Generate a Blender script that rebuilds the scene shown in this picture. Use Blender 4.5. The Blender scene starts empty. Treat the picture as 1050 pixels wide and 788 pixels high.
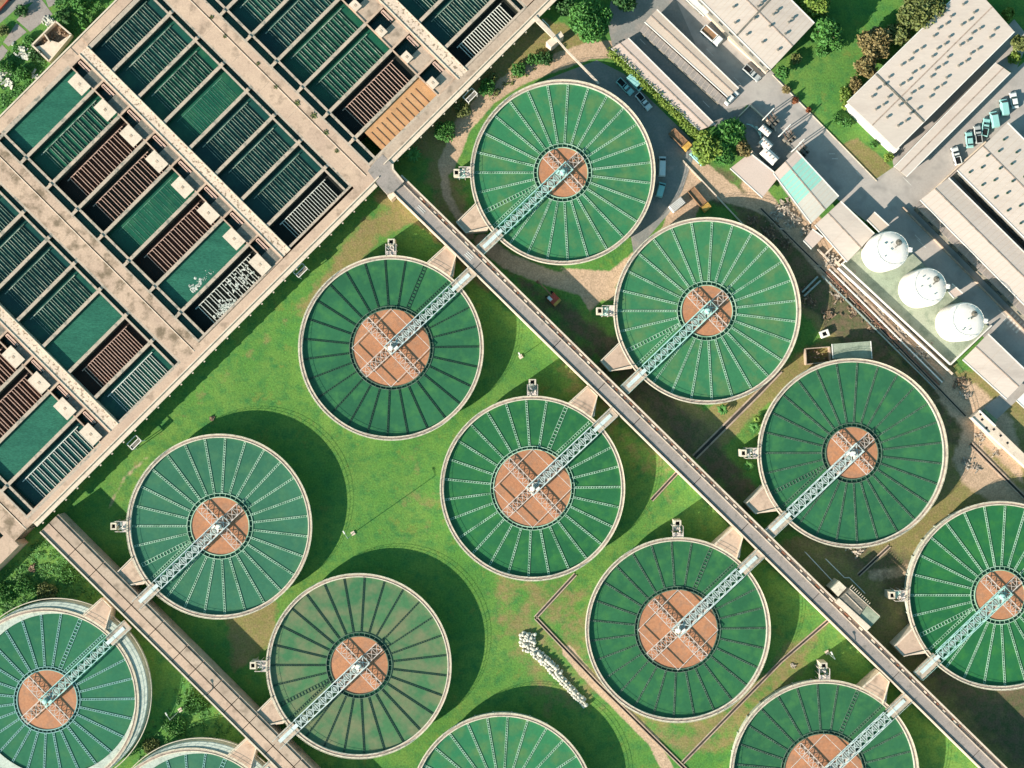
import bpy, math, random
import numpy as np
from mathutils import Vector, Matrix
random.seed(7); rnd = random.random
C = bpy.context.scene.collection
R = math.radians
PI = math.pi
# ------------------------------------------------------------------ camera, sky, sun, exposure
S, H = 0.25, 360.0           # metres per photo pixel on the ground, camera height
cam = bpy.data.cameras.new('camera'); camo = bpy.data.objects.new('camera', cam); C.objects.link(camo)
cam.sensor_width = 36; cam.lens = 36*H/(1050*S); cam.clip_end = 4000; cam.clip_start = 1
camo.location = (0, 0, H); bpy.context.scene.camera = camo
SUN_EL, SHADOW_AZ = 25.0, 35.0
w = bpy.data.worlds.new("World"); bpy.context.scene.world = w; w.use_nodes = True
nt = w.node_tree; sky = nt.nodes.new('ShaderNodeTexSky'); sky.sky_type = 'NISHITA'; sky.sun_disc = False
sky.sun_elevation = R(SUN_EL); sky.sun_rotation = R(90-SHADOW_AZ+180); sky.air_density = 1.2; sky.dust_density = 0.6
tint = nt.nodes.new('ShaderNodeMix'); tint.data_type = 'RGBA'; tint.blend_type = 'MULTIPLY'; tint.inputs[0].default_value = 1; tint.inputs[7].default_value = (.72, 1.12, 1.0, 1)
nt.links.new(sky.outputs[0], tint.inputs[6]); nt.links.new(tint.outputs[2], nt.nodes['Background'].inputs[0]); nt.nodes['Background'].inputs[1].default_value = 0.085
sl = bpy.data.lights.new('sun', 'SUN'); sl.energy = 5.0; sl.angle = R(0.5); sl.color = (1.0, 0.89, 0.77)
so = bpy.data.objects.new('sun', sl); C.objects.link(so)
dvec = Vector((math.cos(R(SHADOW_AZ))*math.cos(R(SUN_EL)), math.sin(R(SHADOW_AZ))*math.cos(R(SUN_EL)), -math.sin(R(SUN_EL))))
so.rotation_euler = dvec.to_track_quat('-Z', 'Y').to_euler(); so.location = (-200, -140, 200)
vs = bpy.context.scene.view_settings; vs.view_transform = 'Standard'; vs.look = 'None'; vs.gamma = 1; vs.exposure = 0.95
bpy.context.scene.display_settings.display_device = 'sRGB'

def W(px, py, z=0.0):
    k = S*(H-z)/H
    return Vector(((px-525)*k, (394-py)*k, z))
def W2(px, py, z=0.0):
    v = W(px, py, z); return (v.x, v.y)
def SD(s, d, z): return W2((s+d)/2, (s-d)/2, z)

# ------------------------------------------------------------------ materials
def mat(name, c1, c2=None, scale=0.3, rough=0.85, c3=None, s3=1.5, t3=0.6, fine=0.18, fs=3.0, bump=0.0, spec=0.3, metallic=0, stretch=None, fade3=0.08):
    m = bpy.data.materials.new(name); m.use_nodes = True; t = m.node_tree; N = t.nodes.new; L = t.links.new
    b = t.nodes['Principled BSDF']; b.inputs['Roughness'].default_value = rough
    b.inputs['Specular IOR Level'].default_value = spec; b.inputs['Metallic'].default_value = metallic
    g = N('ShaderNodeNewGeometry'); src = g.outputs['Position']
    if stretch:
        mp = N('ShaderNodeMapping'); mp.inputs['Rotation'].default_value = (0, 0, R(stretch[0])); mp.inputs['Scale'].default_value = (stretch[1], stretch[2], 1)
        L(src, mp.inputs[0]); src = mp.outputs[0]
    def noise(sc, det=4):
        n = N('ShaderNodeTexNoise'); n.inputs['Scale'].default_value = sc; n.inputs['Detail'].default_value = det; n.inputs['Roughness'].default_value = 0.6
        L(src, n.inputs['Vector']); return n.outputs[0]
    def ramp(v, a, bb):
        r = N('ShaderNodeMapRange'); r.inputs['From Min'].default_value = a; r.inputs['From Max'].default_value = bb; L(v, r.inputs[0]); return r.outputs[0]
    def mix(f, a, bb):
        x = N('ShaderNodeMix'); x.data_type = 'RGBA'
        if isinstance(f, float): x.inputs[0].default_value = f
        else: L(f, x.inputs[0])
        for i, v in ((6, a), (7, bb)):
            if isinstance(v, tuple): x.inputs[i].default_value = (*v, 1)
            else: L(v, x.inputs[i])
        return x.outputs[2]
    c2 = c2 or tuple(v*0.8 for v in c1)
    col = mix(ramp(noise(scale), 0.35, 0.65), c1, c2)
    if c3: col = mix(ramp(noise(s3, 6), t3-fade3, t3+fade3), col, c3)
    hs = N('ShaderNodeHueSaturation'); L(col, hs.inputs['Color'])
    fr = N('ShaderNodeMapRange'); fr.inputs['From Min'].default_value = 0.3; fr.inputs['From Max'].default_value = 0.7
    fr.inputs['To Min'].default_value = 1-fine; fr.inputs['To Max'].default_value = 1+fine; L(noise(fs, 3), fr.inputs[0]); L(fr.outputs[0], hs.inputs['Value'])
    L(hs.outputs[0], b.inputs['Base Color'])
    if bump:
        bn = N('ShaderNodeBump'); bn.inputs['Strength'].default_value = bump; bn.inputs['Distance'].default_value = 0.1
        L(noise(fs*1.5, 3), bn.inputs['Height']); L(bn.outputs[0], b.inputs['Normal'])
    return m
M = {}
M['peach']   = mat('peach concrete', (.56,.40,.29), (.47,.33,.245), .12, c3=(.33,.235,.17), s3=.35, t3=.60, fine=.10, fs=2)
M['peach2'] = mat('brownish concrete', (.48,.365,.275), (.40,.30,.225), .15, c3=(.25,.19,.14), s3=.5, t3=.6, fine=.14, fs=2)
M['wall']    = mat('basin wall concrete', (.50,.39,.30), (.40,.33,.26), .3, c3=(.20,.19,.155), s3=.8, t3=.6, fine=.15)
M['cream'] = mat('cream concrete', (.70,.575,.45), (.61,.49,.38), .4, c3=(.40,.32,.25), s3=1.0, t3=.66, fine=.10)
M['speckle'] = mat('speckled walkway', (.72,.57,.43), (.62,.48,.37), .2, c3=(.26,.19,.13), s3=1.3, t3=.57, fine=.15, fs=3, fade3=.04)
M['grey']    = mat('grey concrete', (.33,.28,.25), (.27,.235,.21), .2, c3=(.19,.17,.15), s3=.7, t3=.62, fine=.12)
M['slab'] = mat('dark weathered slab', (.19,.17,.14), (.12,.12,.10), .5, c3=(.28,.24,.19), s3=1.2, t3=.6)
M['wet'] = mat('wet dark wall', (.05,.05,.035), (.03,.04,.028), .4, c3=(.12,.095,.065), s3=.8, t3=.58, fine=.2)
M['stained'] = mat('stained peach concrete', (.54,.385,.28), (.44,.31,.23), .12, c3=(.20,.145,.095), s3=.28, t3=.56, fine=.14, fs=2)
M['framesteel'] = mat('weathered off white steel', (.66,.58,.52), (.50,.43,.38), .8, rough=.6, c3=(.34,.24,.18), s3=1.2, t3=.62, fine=.15)
M['palesteel'] = mat('pale blue grey steel', (.60,.68,.66), (.50,.57,.55), .8, rough=.5, fine=.12)
M['joint']   = mat('dark joint', (.05,.045,.04), fine=.3)
M['rimdeck'] = mat('rim deck', (.42,.31,.25), (.33,.26,.21), .5, c3=(.20,.16,.13), s3=1.0, t3=.6)
M['rimlip'] = mat('rim lip', (.70,.61,.47), (.56,.49,.38), .6, c3=(.38,.32,.25), s3=.7, t3=.62, fine=.15)
M['tankwall'] = mat('tank wall', (.50,.54,.46), (.42,.46,.39), .4, c3=(.3,.33,.28), s3=.6, t3=.6)
M['white'] = mat('white painted steel', (.86,.82,.76), (.76,.70,.63), .8, rough=.5, fine=.08)
M['pinkwht'] = mat('pale pink steel', (.80,.68,.60), (.68,.55,.48), .8, rough=.5, fine=.1)
M['teal']    = mat('pale teal steel', (.46,.68,.62), (.36,.58,.53), .8, rough=.5, fine=.12)
M['darksteel']= mat('dark green steel', (.025,.07,.045), (.015,.045,.03), 1, rough=.6)
M['lite'] = mat('pale weir plate', (.40,.57,.42), (.31,.47,.34), .8, rough=.6, c3=(.18,.33,.21), s3=.3, t3=.58, fine=.25, fs=4)
M['liteblue']= mat('bluish weir plate', (.26,.45,.42), (.2,.38,.35), .8, rough=.6, fine=.25, fs=4)
M['midweir'] = mat('darkened weir plate', (.13,.20,.14), (.06,.11,.075), .9, rough=.6, fine=.35, fs=4)
M['grate'] = mat('bridge grating', (.34,.40,.37), (.24,.30,.28), 1.2, rough=.6, fine=.25, fs=5)
M['rust']    = mat('rusty steel', (.28,.12,.07), (.18,.09,.06), 1)
def water(name, c1, c2, c3=None, t3=.62, s3=.2, bump=.02, rough=.12, fs=1.2):
    return mat(name, c1, c2, .06, rough=rough, c3=c3, s3=s3, t3=t3, fine=.07, fs=fs, bump=bump, spec=.35, fade3=.12)
M['wa'] = water('clarifier water', (.040,.200,.078), (.030,.160,.070), (.10,.20,.07), .58, s3=.22)
M['wb'] = water('darker clarifier water', (.028,.145,.058), (.021,.112,.048), (.045,.18,.052), .59, s3=.26)
M['wc'] = water('hazy clarifier water', (.075,.185,.080), (.050,.155,.070), (.17,.19,.10), .52)
M['wd'] = water('bluish clarifier water', (.038,.158,.082), (.029,.13,.068), (.055,.17,.075), .6, s3=.25)
M['ring'] = water('ring channel water', (.010,.06,.03), (.012,.05,.03))
M['well'] = mat('terracotta floc water', (.47,.22,.115), (.40,.18,.095), .15, rough=.35, c3=(.36,.19,.115), s3=.5, t3=.55, fine=.12, fs=1.5)
M['full'] = mat('full green basin water', (.030,.140,.088), (.022,.108,.070), .1, rough=.3, fine=.35, fs=1.6, bump=.3, stretch=(45,1,4))
M['tealw'] = water('teal basin water', (.014,.085,.062), (.010,.062,.048), (.025,.11,.065), .58, bump=.08, rough=.25)
M['greenw'] = water('green basin water', (.014,.10,.055), (.010,.075,.045), (.03,.12,.06), .6, bump=.08, rough=.25)
M['bluew'] = water('blue basin water', (.011,.062,.052), (.009,.048,.043), (.018,.08,.06), .58, bump=.08, rough=.25)
M['blackbed'] = mat('black drained bed', (.008,.012,.010), (.013,.016,.013), .4, rough=.7)
M['brownbed'] = mat('brown drained bed', (.035,.018,.012), (.022,.014,.010), .4, rough=.7)
M['orange'] = mat('orange filter bed', (.55,.30,.145), (.48,.25,.11), .3, rough=.8, c3=(.36,.2,.1), s3=.5, t3=.62, fine=.10)
M['foam'] = mat('white foam', (.6,.6,.54), (.4,.44,.38), 1.2, c3=(.03,.06,.045), s3=2.6, t3=.55, fade3=.03, fine=.2)
M['trtan'] = mat('tan trough', (.62,.42,.33), (.45,.31,.25), 1, fine=.2)
M['trwhite'] = mat('white trough', (.75,.74,.66), (.6,.62,.55), 1, fine=.2)
M['trgreen'] = mat('greenish trough', (.38,.43,.34), (.13,.22,.17), .35, c3=(.08,.13,.10), s3=.5, t3=.56, fine=.45)
M['trdark'] = mat('wet trough', (.10,.24,.16), (.03,.12,.08), .5, fine=.45)
M['asphalt'] = mat('asphalt', (.43,.39,.35), (.37,.335,.305), .08, c3=(.31,.285,.26), s3=.25, t3=.58, fine=.07, fs=2)
M['asphalt2'] = mat('old dark asphalt', (.21,.215,.20), (.24,.235,.215), .07, c3=(.30,.27,.24), s3=.3, t3=.58, fine=.12, fs=2)
M['roof'] = mat('pale sheet roof', (.60,.50,.43), (.56,.47,.40), .06, c3=(.51,.42,.36), s3=.2, t3=.62, fine=.05, fs=2, rough=.6, stretch=(45,.25,1))
M['roof2'] = mat('tan sheet roof', (.56,.45,.36), (.51,.41,.33), .08, fine=.05, rough=.6)
M['roofpink'] = mat('pinkish sheet roof', (.60,.47,.40), (.55,.43,.36), .1, fine=.06, rough=.6)
M['roofteal'] = mat('aqua sheet roof', (.30,.58,.48), (.27,.53,.44), .1, fine=.05, rough=.5)
M['roofstripe'] = mat('ribbed grey roof', (.55,.51,.44), (.50,.47,.41), .1, fine=.05, rough=.6)
M['bwall'] = mat('building wall', (.22,.20,.17), (.17,.16,.14), .3)
M['wht'] = mat('white paint', (.78,.74,.68), (.7,.66,.6), .5, fine=.06)
M['silo'] = mat('silo white', (.80,.75,.69), (.75,.69,.63), .3, c3=(.58,.49,.42), s3=.6, t3=.67, fine=.04, rough=.8, spec=.1)
M['pad'] = mat('pale green pad', (.29,.34,.25), (.35,.37,.28), .1, c3=(.22,.26,.19), s3=.4, t3=.54, fine=.14)
M['mark'] = mat('road paint', (.62,.6,.55), (.5,.48,.44), 1)
M['dark'] = mat('dark opening', (.012,.014,.015))
M['glass'] = mat('tinted glass', (.03,.05,.06), (.02,.035,.04), 1, rough=.1, spec=.6)
M['tyre'] = mat('tyre', (.02,.02,.02))
M['carwhite'] = mat('pale car paint', (.72,.74,.72), (.68,.7,.68), 1, rough=.3, spec=.6, fine=.03)
M['carteal'] = mat('aqua and shade teal car paint', (.30,.58,.55), (.28,.54,.51), 1, rough=.3, spec=.6, fine=.03)  # aqua; on pale vans and pickups the teal of shade is put into colour
M['carsilver'] = mat('silver car paint', (.42,.44,.43), (.4,.42,.41), 1, rough=.3, spec=.6, fine=.03)
M['caryellow'] = mat('yellow truck paint', (.62,.36,.08), (.5,.28,.07), 1, rough=.5)
M['carred'] = mat('red paint', (.55,.09,.05), (.45,.08,.05), 1, rough=.5)
M['cargo'] = mat('rusty cargo bed', (.30,.17,.09), (.2,.12,.07), 1)
M['bag'] = mat('white bag', (.62,.60,.50), (.52,.50,.42), 1, c3=(.34,.32,.27), s3=3, t3=.62, rough=.9)
M['rock'] = mat('rubble', (.45,.38,.3), (.25,.2,.16), 1, c3=(.6,.55,.47), s3=2, t3=.6)
M['rock2'] = mat('brown rubble', (.20,.13,.08), (.12,.085,.06), .8, c3=(.4,.3,.2), s3=1.5, t3=.6)
M['bark'] = mat('bark', (.12,.085,.06), (.08,.06,.04), 2)
def leafmat(name, a, b):
    m = mat(name, a, b, .5, rough=.6, fine=.35, fs=2.5, spec=.25)
    return m
M['lf1'] = leafmat('bright green leaves', (.085,.225,.045), (.045,.145,.03))
M['lf2'] = leafmat('yellow green leaves', (.20,.27,.045), (.11,.19,.035))
M['lf3'] = leafmat('dark green leaves', (.045,.12,.03), (.03,.085,.025))
M['lf4'] = leafmat('olive leaves', (.16,.18,.055), (.10,.13,.04))
M['lf5'] = leafmat('brownish dry leaves', (.24,.18,.075), (.15,.13,.05))
M['lf6'] = leafmat('rust red leaves', (.28,.08,.04), (.2,.08,.03))

# ------------------------------------------------------------------ helpers
class MB:
    def __init__(s): s.v = []; s.f = []
    def add(s, vs, fs):
        o = len(s.v); s.v += [tuple(v) for v in vs]; s.f += [tuple(i+o for i in f) for f in fs]
    def prism(s, pts, z0, z1):
        a = sum(pts[i][0]*pts[(i+1)%len(pts)][1]-pts[(i+1)%len(pts)][0]*pts[i][1] for i in range(len(pts)))
        if a < 0: pts = pts[::-1]
        n = len(pts)
        s.add([(p[0],p[1],z0) for p in pts]+[(p[0],p[1],z1) for p in pts],
              [tuple(range(n,2*n)), tuple(range(n-1,-1,-1))]+[(i,(i+1)%n,n+(i+1)%n,n+i) for i in range(n)])
    def box(s, x0, x1, y0, y1, z0, z1): s.prism([(x0,y0),(x1,y0),(x1,y1),(x0,y1)], z0, z1)
    def taper(s, x0, x1, y0, y1, z0, X0, X1, Y0, Y1, z1):
        s.add([(x0,y0,z0),(x1,y0,z0),(x1,y1,z0),(x0,y1,z0),(X0,Y0,z1),(X1,Y0,z1),(X1,Y1,z1),(X0,Y1,z1)],
              [(4,5,6,7),(3,2,1,0),(0,1,5,4),(1,2,6,5),(2,3,7,6),(3,0,4,7)])
    def bar(s, p, q, w_=.1, h=None):
        p = Vector(p); q = Vector(q); h = h or w_; d = (q-p)
        if d.length < 1e-5: return
        d.normalize(); up = Vector((0,0,1)) if abs(d.z) < .9 else Vector((1,0,0))
        r = d.cross(up).normalized()*w_/2; u = r.cross(d).normalized()*h/2
        s.add([p-r-u,p+r-u,p+r+u,p-r+u,q-r-u,q+r-u,q+r+u,q-r+u],
              [(0,1,2,3),(7,6,5,4),(0,4,5,1),(1,5,6,2),(2,6,7,3),(3,7,4,0)])
    def lathe(s, prof, n=96, a0=0, a1=2*PI, cx=0, cy=0):
        full = abs(a1-a0-2*PI) < 1e-6; m = n if full else n+1; o = len(s.v); k = len(prof)
        for i in range(m):
            a = a0+(a1-a0)*i/n
            for r, z in prof: s.v.append((cx+r*math.cos(a), cy+r*math.sin(a), z))
        for i in range(n):
            j = (i+1) % m
            for q in range(k-1): s.f.append((o+i*k+q, o+i*k+q+1, o+j*k+q+1, o+j*k+q))
    def build(s, name, m, parent=None, loc=None, rz=0, smooth=False):
        me = bpy.data.meshes.new(name); me.from_pydata(s.v, [], s.f); me.validate(); me.update()
        if smooth:
            for p in me.polygons: p.use_smooth = True
        me.materials.append(M[m] if isinstance(m, str) else m)
        return put(name, me, parent, loc, rz)
def put(name, me, parent=None, loc=None, rz=0):
    o = bpy.data.objects.new(name, me); C.objects.link(o)
    if parent is not None: o.parent = parent
    if loc is not None: o.location = loc
    o.rotation_euler.z = rz
    return o
def tag(o, label=None, cat=None, group=None, kind=None):
    if label: o['label'] = label
    if cat: o['category'] = cat
    if group: o['group'] = group
    if kind: o['kind'] = kind
    return o
def thing(name, label, cat, loc=(0,0,0), rz=0, group=None):
    return tag(put(name, None, None, loc, rz), label, cat, group)
def copytree(o, loc, rz=None, label=None):
    c = o.copy(); C.objects.link(c); c.location = loc
    if rz is not None: c.rotation_euler.z = rz
    if label: c['label'] = label
    for ch in list(o.children):
        d = ch.copy(); C.objects.link(d); d.parent = c
        for g in list(ch.children):
            e = g.copy(); C.objects.link(e); e.parent = d
    return c

# ------------------------------------------------------------------ ground (one sheet, masks for sand / dry grass / bare soil)
def ground():
    xs = np.concatenate([[-2500,-900,-400,-220], np.arange(-150, 150.1, .6), [220,400,900,2500]])
    ys = np.concatenate([[-2500,-900,-400,-200], np.arange(-112, 112.1, .6), [200,400,900,2500]])
    X, Y = np.meshgrid(xs, ys); nx, ny = len(xs), len(ys)
    PX = X/S+525; PY = 394-Y/S
    sand = np.zeros_like(X); dry = np.zeros_like(X); soil = np.zeros_like(X)
    def line(ch, pts, wd, st=1., soft=6):
        D = np.full_like(X, 1e9)
        for (x0,y0),(x1,y1) in zip(pts, pts[1:]):
            dx, dy = x1-x0, y1-y0; L2 = dx*dx+dy*dy
            t = np.clip(((PX-x0)*dx+(PY-y0)*dy)/L2, 0, 1)
            D = np.minimum(D, np.hypot(PX-x0-t*dx, PY-y0-t*dy))
        np.maximum(ch, st*np.clip((wd-D)/soft+.5, 0, 1), out=ch)
    def poly(ch, pts, st=1., soft=6):
        inside = np.zeros(X.shape, bool); D = np.full_like(X, 1e9); n = len(pts)
        for i in range(n):
            x0,y0 = pts[i]; x1,y1 = pts[(i+1)%n]
            with np.errstate(all='ignore'):
                c = ((y0 > PY) != (y1 > PY)) & (PX < (x1-x0)*(PY-y0)/(y1-y0+1e-9)+x0)
            inside ^= c
            dx, dy = x1-x0, y1-y0; t = np.clip(((PX-x0)*dx+(PY-y0)*dy)/(dx*dx+dy*dy), 0, 1)
            D = np.minimum(D, np.hypot(PX-x0-t*dx, PY-y0-t*dy))
        D = np.where(inside, D, -D)
        np.maximum(ch, st*np.clip(D/soft+.5, 0, 1), out=ch)
    # sand and dirt tracks
    line(sand, [(458,170),(474,130),(500,100),(530,80),(565,66),(605,52),(640,50)], 9)
    line(sand, [(455,175),(458,200),(470,222),(482,242)], 5, .75)
    line(sand, [(495,248),(520,268),(560,284),(600,296),(625,300)], 9, .85)
    poly(sand, [(575,275),(625,278),(660,250),(700,215),(725,190),(712,225),(660,262),(625,300),(605,320)], .95)
    poly(sand, [(690,195),(704,165),(716,160),(760,196),(800,230),(770,215),(730,205),(700,225),(676,245)], .9)
    line(sand, [(582,668),(600,690),(640,730),(670,760),(690,800)], 6, .95, 5)
    line(sand, [(820,215),(858,270),(905,325),(950,370),(975,400)], 13, .95)
    line(sand, [(770,190),(800,225),(830,255),(860,290)], 10, .8)
    poly(sand, [(985,385),(1005,395),(1040,430),(1050,470),(1050,500),(1010,460),(985,440),(960,410)], .75, 10)
    poly(sand, [(990,430),(1015,465),(1050,505),(1080,540),(1020,520),(985,495),(975,470)], .8, 12)
    line(sand, [(150,470),(128,490),(112,520)], 3, .5)
    line(sand, [(895,590),(935,585),(985,560)], 8, .55, 8)
    line(sand, [(575,610),(610,640)], 5, .3, 8)
    line(dry, [(320,320),(380,235),(425,215)], 14, .85, 20)
    line(dry, [(395,200),(450,235),(500,290)], 10, .9, 12)
    line(dry, [(420,210),(470,250)], 8, .9, 12)
    line(dry, [(120,500),(160,450),(215,400),(290,330)], 10, .3, 20)
    poly(dry, [(420,430),(470,520),(480,560),(420,560),(390,520)], .3, 30)
    poly(dry, [(500,580),(620,600),(640,720),(560,740),(500,640)], .5, 26)
    poly(dry, [(230,620),(285,590),(280,660),(240,690)], .95, 16)
    poly(dry, [(640,660),(720,720),(780,690),(800,660),(850,640),(790,760),(700,780),(620,720)], .58, 16)
    poly(dry, [(470,0),(560,20),(620,40),(560,70),(500,110),(450,170),(420,150),(470,90)], .9, 8)
    poly(dry, [(430,130),(480,200),(490,270),(440,230)], .7, 20)
    poly(dry, [(640,360),(720,420),(840,350),(880,380),(780,420),(720,480),(640,420)], .95, 16)
    poly(dry, [(800,560),(1050,440),(1100,840),(1060,830),(960,730),(880,660)], 1, 20); poly(soil, [(880,560),(1050,640),(1100,840),(1050,800),(950,700)], .75, 30); poly(soil, [(500,262),(640,345),(800,520),(760,530),(640,400),(540,300)], .7, 20)
    poly(dry, [(740,190),(870,260),(1000,400),(1000,470),(900,400),(800,300)], 1, 16); poly(soil, [(780,225),(850,260),(900,340),(980,440),(960,500),(880,380),(800,280)], .8, 14)
    poly(dry, [(960,380),(1080,380),(1080,560),(940,560)], .9, 14)
    poly(dry, [(840,270),(990,380),(900,380),(840,330)], .8, 12)
    poly(dry, [(600,330),(700,420),(690,520),(640,470),(560,380)], .45, 20)
    line(dry, [(790,80),(866,160),(900,185)], 6, .9, 6)
    poly(dry, [(860,150),(880,140),(915,172),(900,186)], .8, 6)
    poly(soil, [(500,262),(620,330),(720,440),(770,530),(700,470),(560,340)], .55, 24)
    poly(soil, [(770,520),(900,600),(960,660),(1050,760),(1060,700),(930,560),(850,550)], .75, 24)
    line(soil, [(680,160),(760,200),(830,262),(905,350),(980,440)], 22, .6, 20)
    poly(soil, [(860,620),(960,690),(1050,788),(1050,730),(930,600)], .4, 20)
    me = bpy.data.meshes.new('ground')
    V = np.stack([X, Y, np.zeros_like(X)], -1).reshape(-1, 3)
    idx = np.arange(nx*ny).reshape(ny, nx)
    F = np.stack([idx[:-1,:-1], idx[:-1,1:], idx[1:,1:], idx[1:,:-1]], -1).reshape(-1, 4)
    me.vertices.add(len(V)); me.vertices.foreach_set('co', V.ravel())
    me.loops.add(F.size); me.loops.foreach_set('vertex_index', F.ravel().astype(np.int32))
    me.polygons.add(len(F)); me.polygons.foreach_set('loop_start', np.arange(0, F.size, 4, dtype=np.int32))
    me.update(); me.validate()
    at = me.color_attributes.new('cover', 'FLOAT_COLOR', 'POINT')
    at.data.foreach_set('color', np.stack([sand, dry, soil, np.ones_like(X)], -1).astype(np.float32).ravel())
    m = bpy.data.materials.new('grass sand and soil'); m.use_nodes = True; t = m.node_tree; N = t.nodes.new; L = t.links.new
    b = t.nodes['Principled BSDF']; b.inputs['Roughness'].default_value = .95; b.inputs['Specular IOR Level'].default_value = .1
    g = N('ShaderNodeNewGeometry'); ca = N('ShaderNodeVertexColor'); ca.layer_name = 'cover'
    sep = N('ShaderNodeSeparateColor'); L(ca.outputs[0], sep.inputs[0])
    def noise(sc, det=6, ro=.6, rot=None):
        n = N('ShaderNodeTexNoise'); n.inputs['Scale'].default_value = sc; n.inputs['Detail'].default_value = det; n.inputs['Roughness'].default_value = ro
        if rot:
            mp = N('ShaderNodeMapping'); mp.inputs['Rotation'].default_value = (0,0,R(rot[0])); mp.inputs['Scale'].default_value = (rot[1],rot[2],1); L(g.outputs['Position'], mp.inputs[0]); L(mp.outputs[0], n.inputs['Vector'])
        else: L(g.outputs['Position'], n.inputs['Vector'])
        return n.outputs[0]
    def mr(v, a, bb, c=0, d=1):
        r = N('ShaderNodeMapRange'); r.inputs[1].default_value = a; r.inputs[2].default_value = bb; r.inputs[3].default_value = c; r.inputs[4].default_value = d; L(v, r.inputs[0]); return r.outputs[0]
    def math_(op, a, bb):
        x = N('ShaderNodeMath'); x.operation = op
        for i, v in enumerate((a, bb)):
            if isinstance(v, (int, float)): x.inputs[i].default_value = v
            else: L(v, x.inputs[i])
        return x.outputs[0]
    def mix(f, a, bb):
        x = N('ShaderNodeMix'); x.data_type = 'RGBA'; L(f, x.inputs[0])
        for i, v in ((6, a), (7, bb)):
            if isinstance(v, tuple): x.inputs[i].default_value = (*v, 1)
            else: L(v, x.inputs[i])
        return x.outputs[2]
    col = mix(mr(noise(.05), .4, .6), (.090,.225,.046), (.140,.255,.055))
    col = mix(mr(noise(.35), .45, .7), col, (.050,.175,.048))
    col = mix(mr(noise(.18, 8, .7), .58, .70), col, (.17,.215,.05))
    col = mix(mr(noise(1.2, 6, .7, (45,1,.3)), .62, .76, 0, .4), col, (.26,.17,.075))
    n1 = noise(.22, 8, .65); n2 = noise(.6, 8, .7)
    def mask(ch, n, k, lo=.35, hi=.65): return mr(math_('ADD', sep.outputs[ch], math_('MULTIPLY', math_('SUBTRACT', n, .5), k)), lo, hi)
    drycol = mix(mr(n2, .4, .65), (.235,.19,.075), (.31,.20,.11))
    col = mix(math_('MULTIPLY', mask(1, n1, 1.6), .8), col, drycol)
    soilcol = mix(mr(noise(.5, 8), .4, .62), (.16,.12,.075), (.095,.115,.05))
    col = mix(mask(2, n1, 1.2), col, soilcol)
    sandcol = mix(mr(noise(.7, 8, .7), .4, .65), (.54,.38,.26), (.42,.30,.20))
    col = mix(mask(0, n2, .9), col, sandcol)
    hs = N('ShaderNodeHueSaturation'); L(col, hs.inputs['Color']); L(math_('MULTIPLY', mr(noise(2.2, 5, .75), .3, .7, .62, 1.36), mr(noise(.03, 3), .35, .65, .9, 1.08)), hs.inputs['Value']); L(hs.outputs[0], b.inputs['Base Color'])
    bn = N('ShaderNodeBump'); bn.inputs['Strength'].default_value = .5; bn.inputs['Distance'].default_value = .15; L(noise(2.5, 4), bn.inputs['Height']); L(bn.outputs[0], b.inputs['Normal'])
    me.materials.append(m)
    tag(put('ground', me), kind='structure')
ground()

def sheet(name, pts, m, z=.02, kind='structure', t=.0):
    mb = MB(); P = [W2(x, y, 0) for x, y in pts]
    a = sum(P[i][0]*P[(i+1)%len(P)][1]-P[(i+1)%len(P)][0]*P[i][1] for i in range(len(P)))
    if a < 0: P = P[::-1]
    mb.add([(x, y, z) for x, y in P], [tuple(range(len(P)))])
    o = mb.build(name, m)
    if kind: tag(o, kind=kind)
    return o
sheet('yard', [(634,-30),(716,-12),(792,76),(768,104),(748,135),(728,128),(718,134),(628,48),(622,20)], 'asphalt2', .02)
sheet('yard', [(688,-12),(716,-12),(793,75),(768,108),(742,112)], 'asphalt', .026)
sheet('road', [(765,106),(793,75),(864,150),(898,184),(917,171),(1040,72),(1080,40),(1080,340),(1080,420),(1036,376),(930,260),(858,204),(815,155)], 'asphalt', .030)
sheet('service_road', [(560,82),(575,76),(612,62),(640,76),(716,150),(708,170),(700,195),(690,214),(668,240),(650,262),(640,200),(600,120)], 'asphalt2', .02)
sheet('road', [(-40,60),(-40,10),(0,-30),(60,-40),(40,0),(18,8),(0,24)], 'asphalt2', .02)
sheet('yard', [(912,150),(1040,20),(1056,40),(1040,76),(1024,66),(917,174)], 'asphalt', .022)
sheet('yard', [(17,20.6),(40,-4),(54,15),(31,33)], 'grey', .034)
sheet('yard', [(3.4,43.4),(17,24),(27.4,33),(9,48)], 'grey', .034)
sheet('yard', [(44,-8),(60,-8),(56,5),(50,8)], 'grey', .034)
sheet('path', [(-8,60),(2,46),(8,52),(-4,72)], 'grey', .034)
sheet('path', [(1000,425),(1034,398),(1050,385),(1060,395),(1022,430),(1014,438)], 'asphalt', .034)

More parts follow.
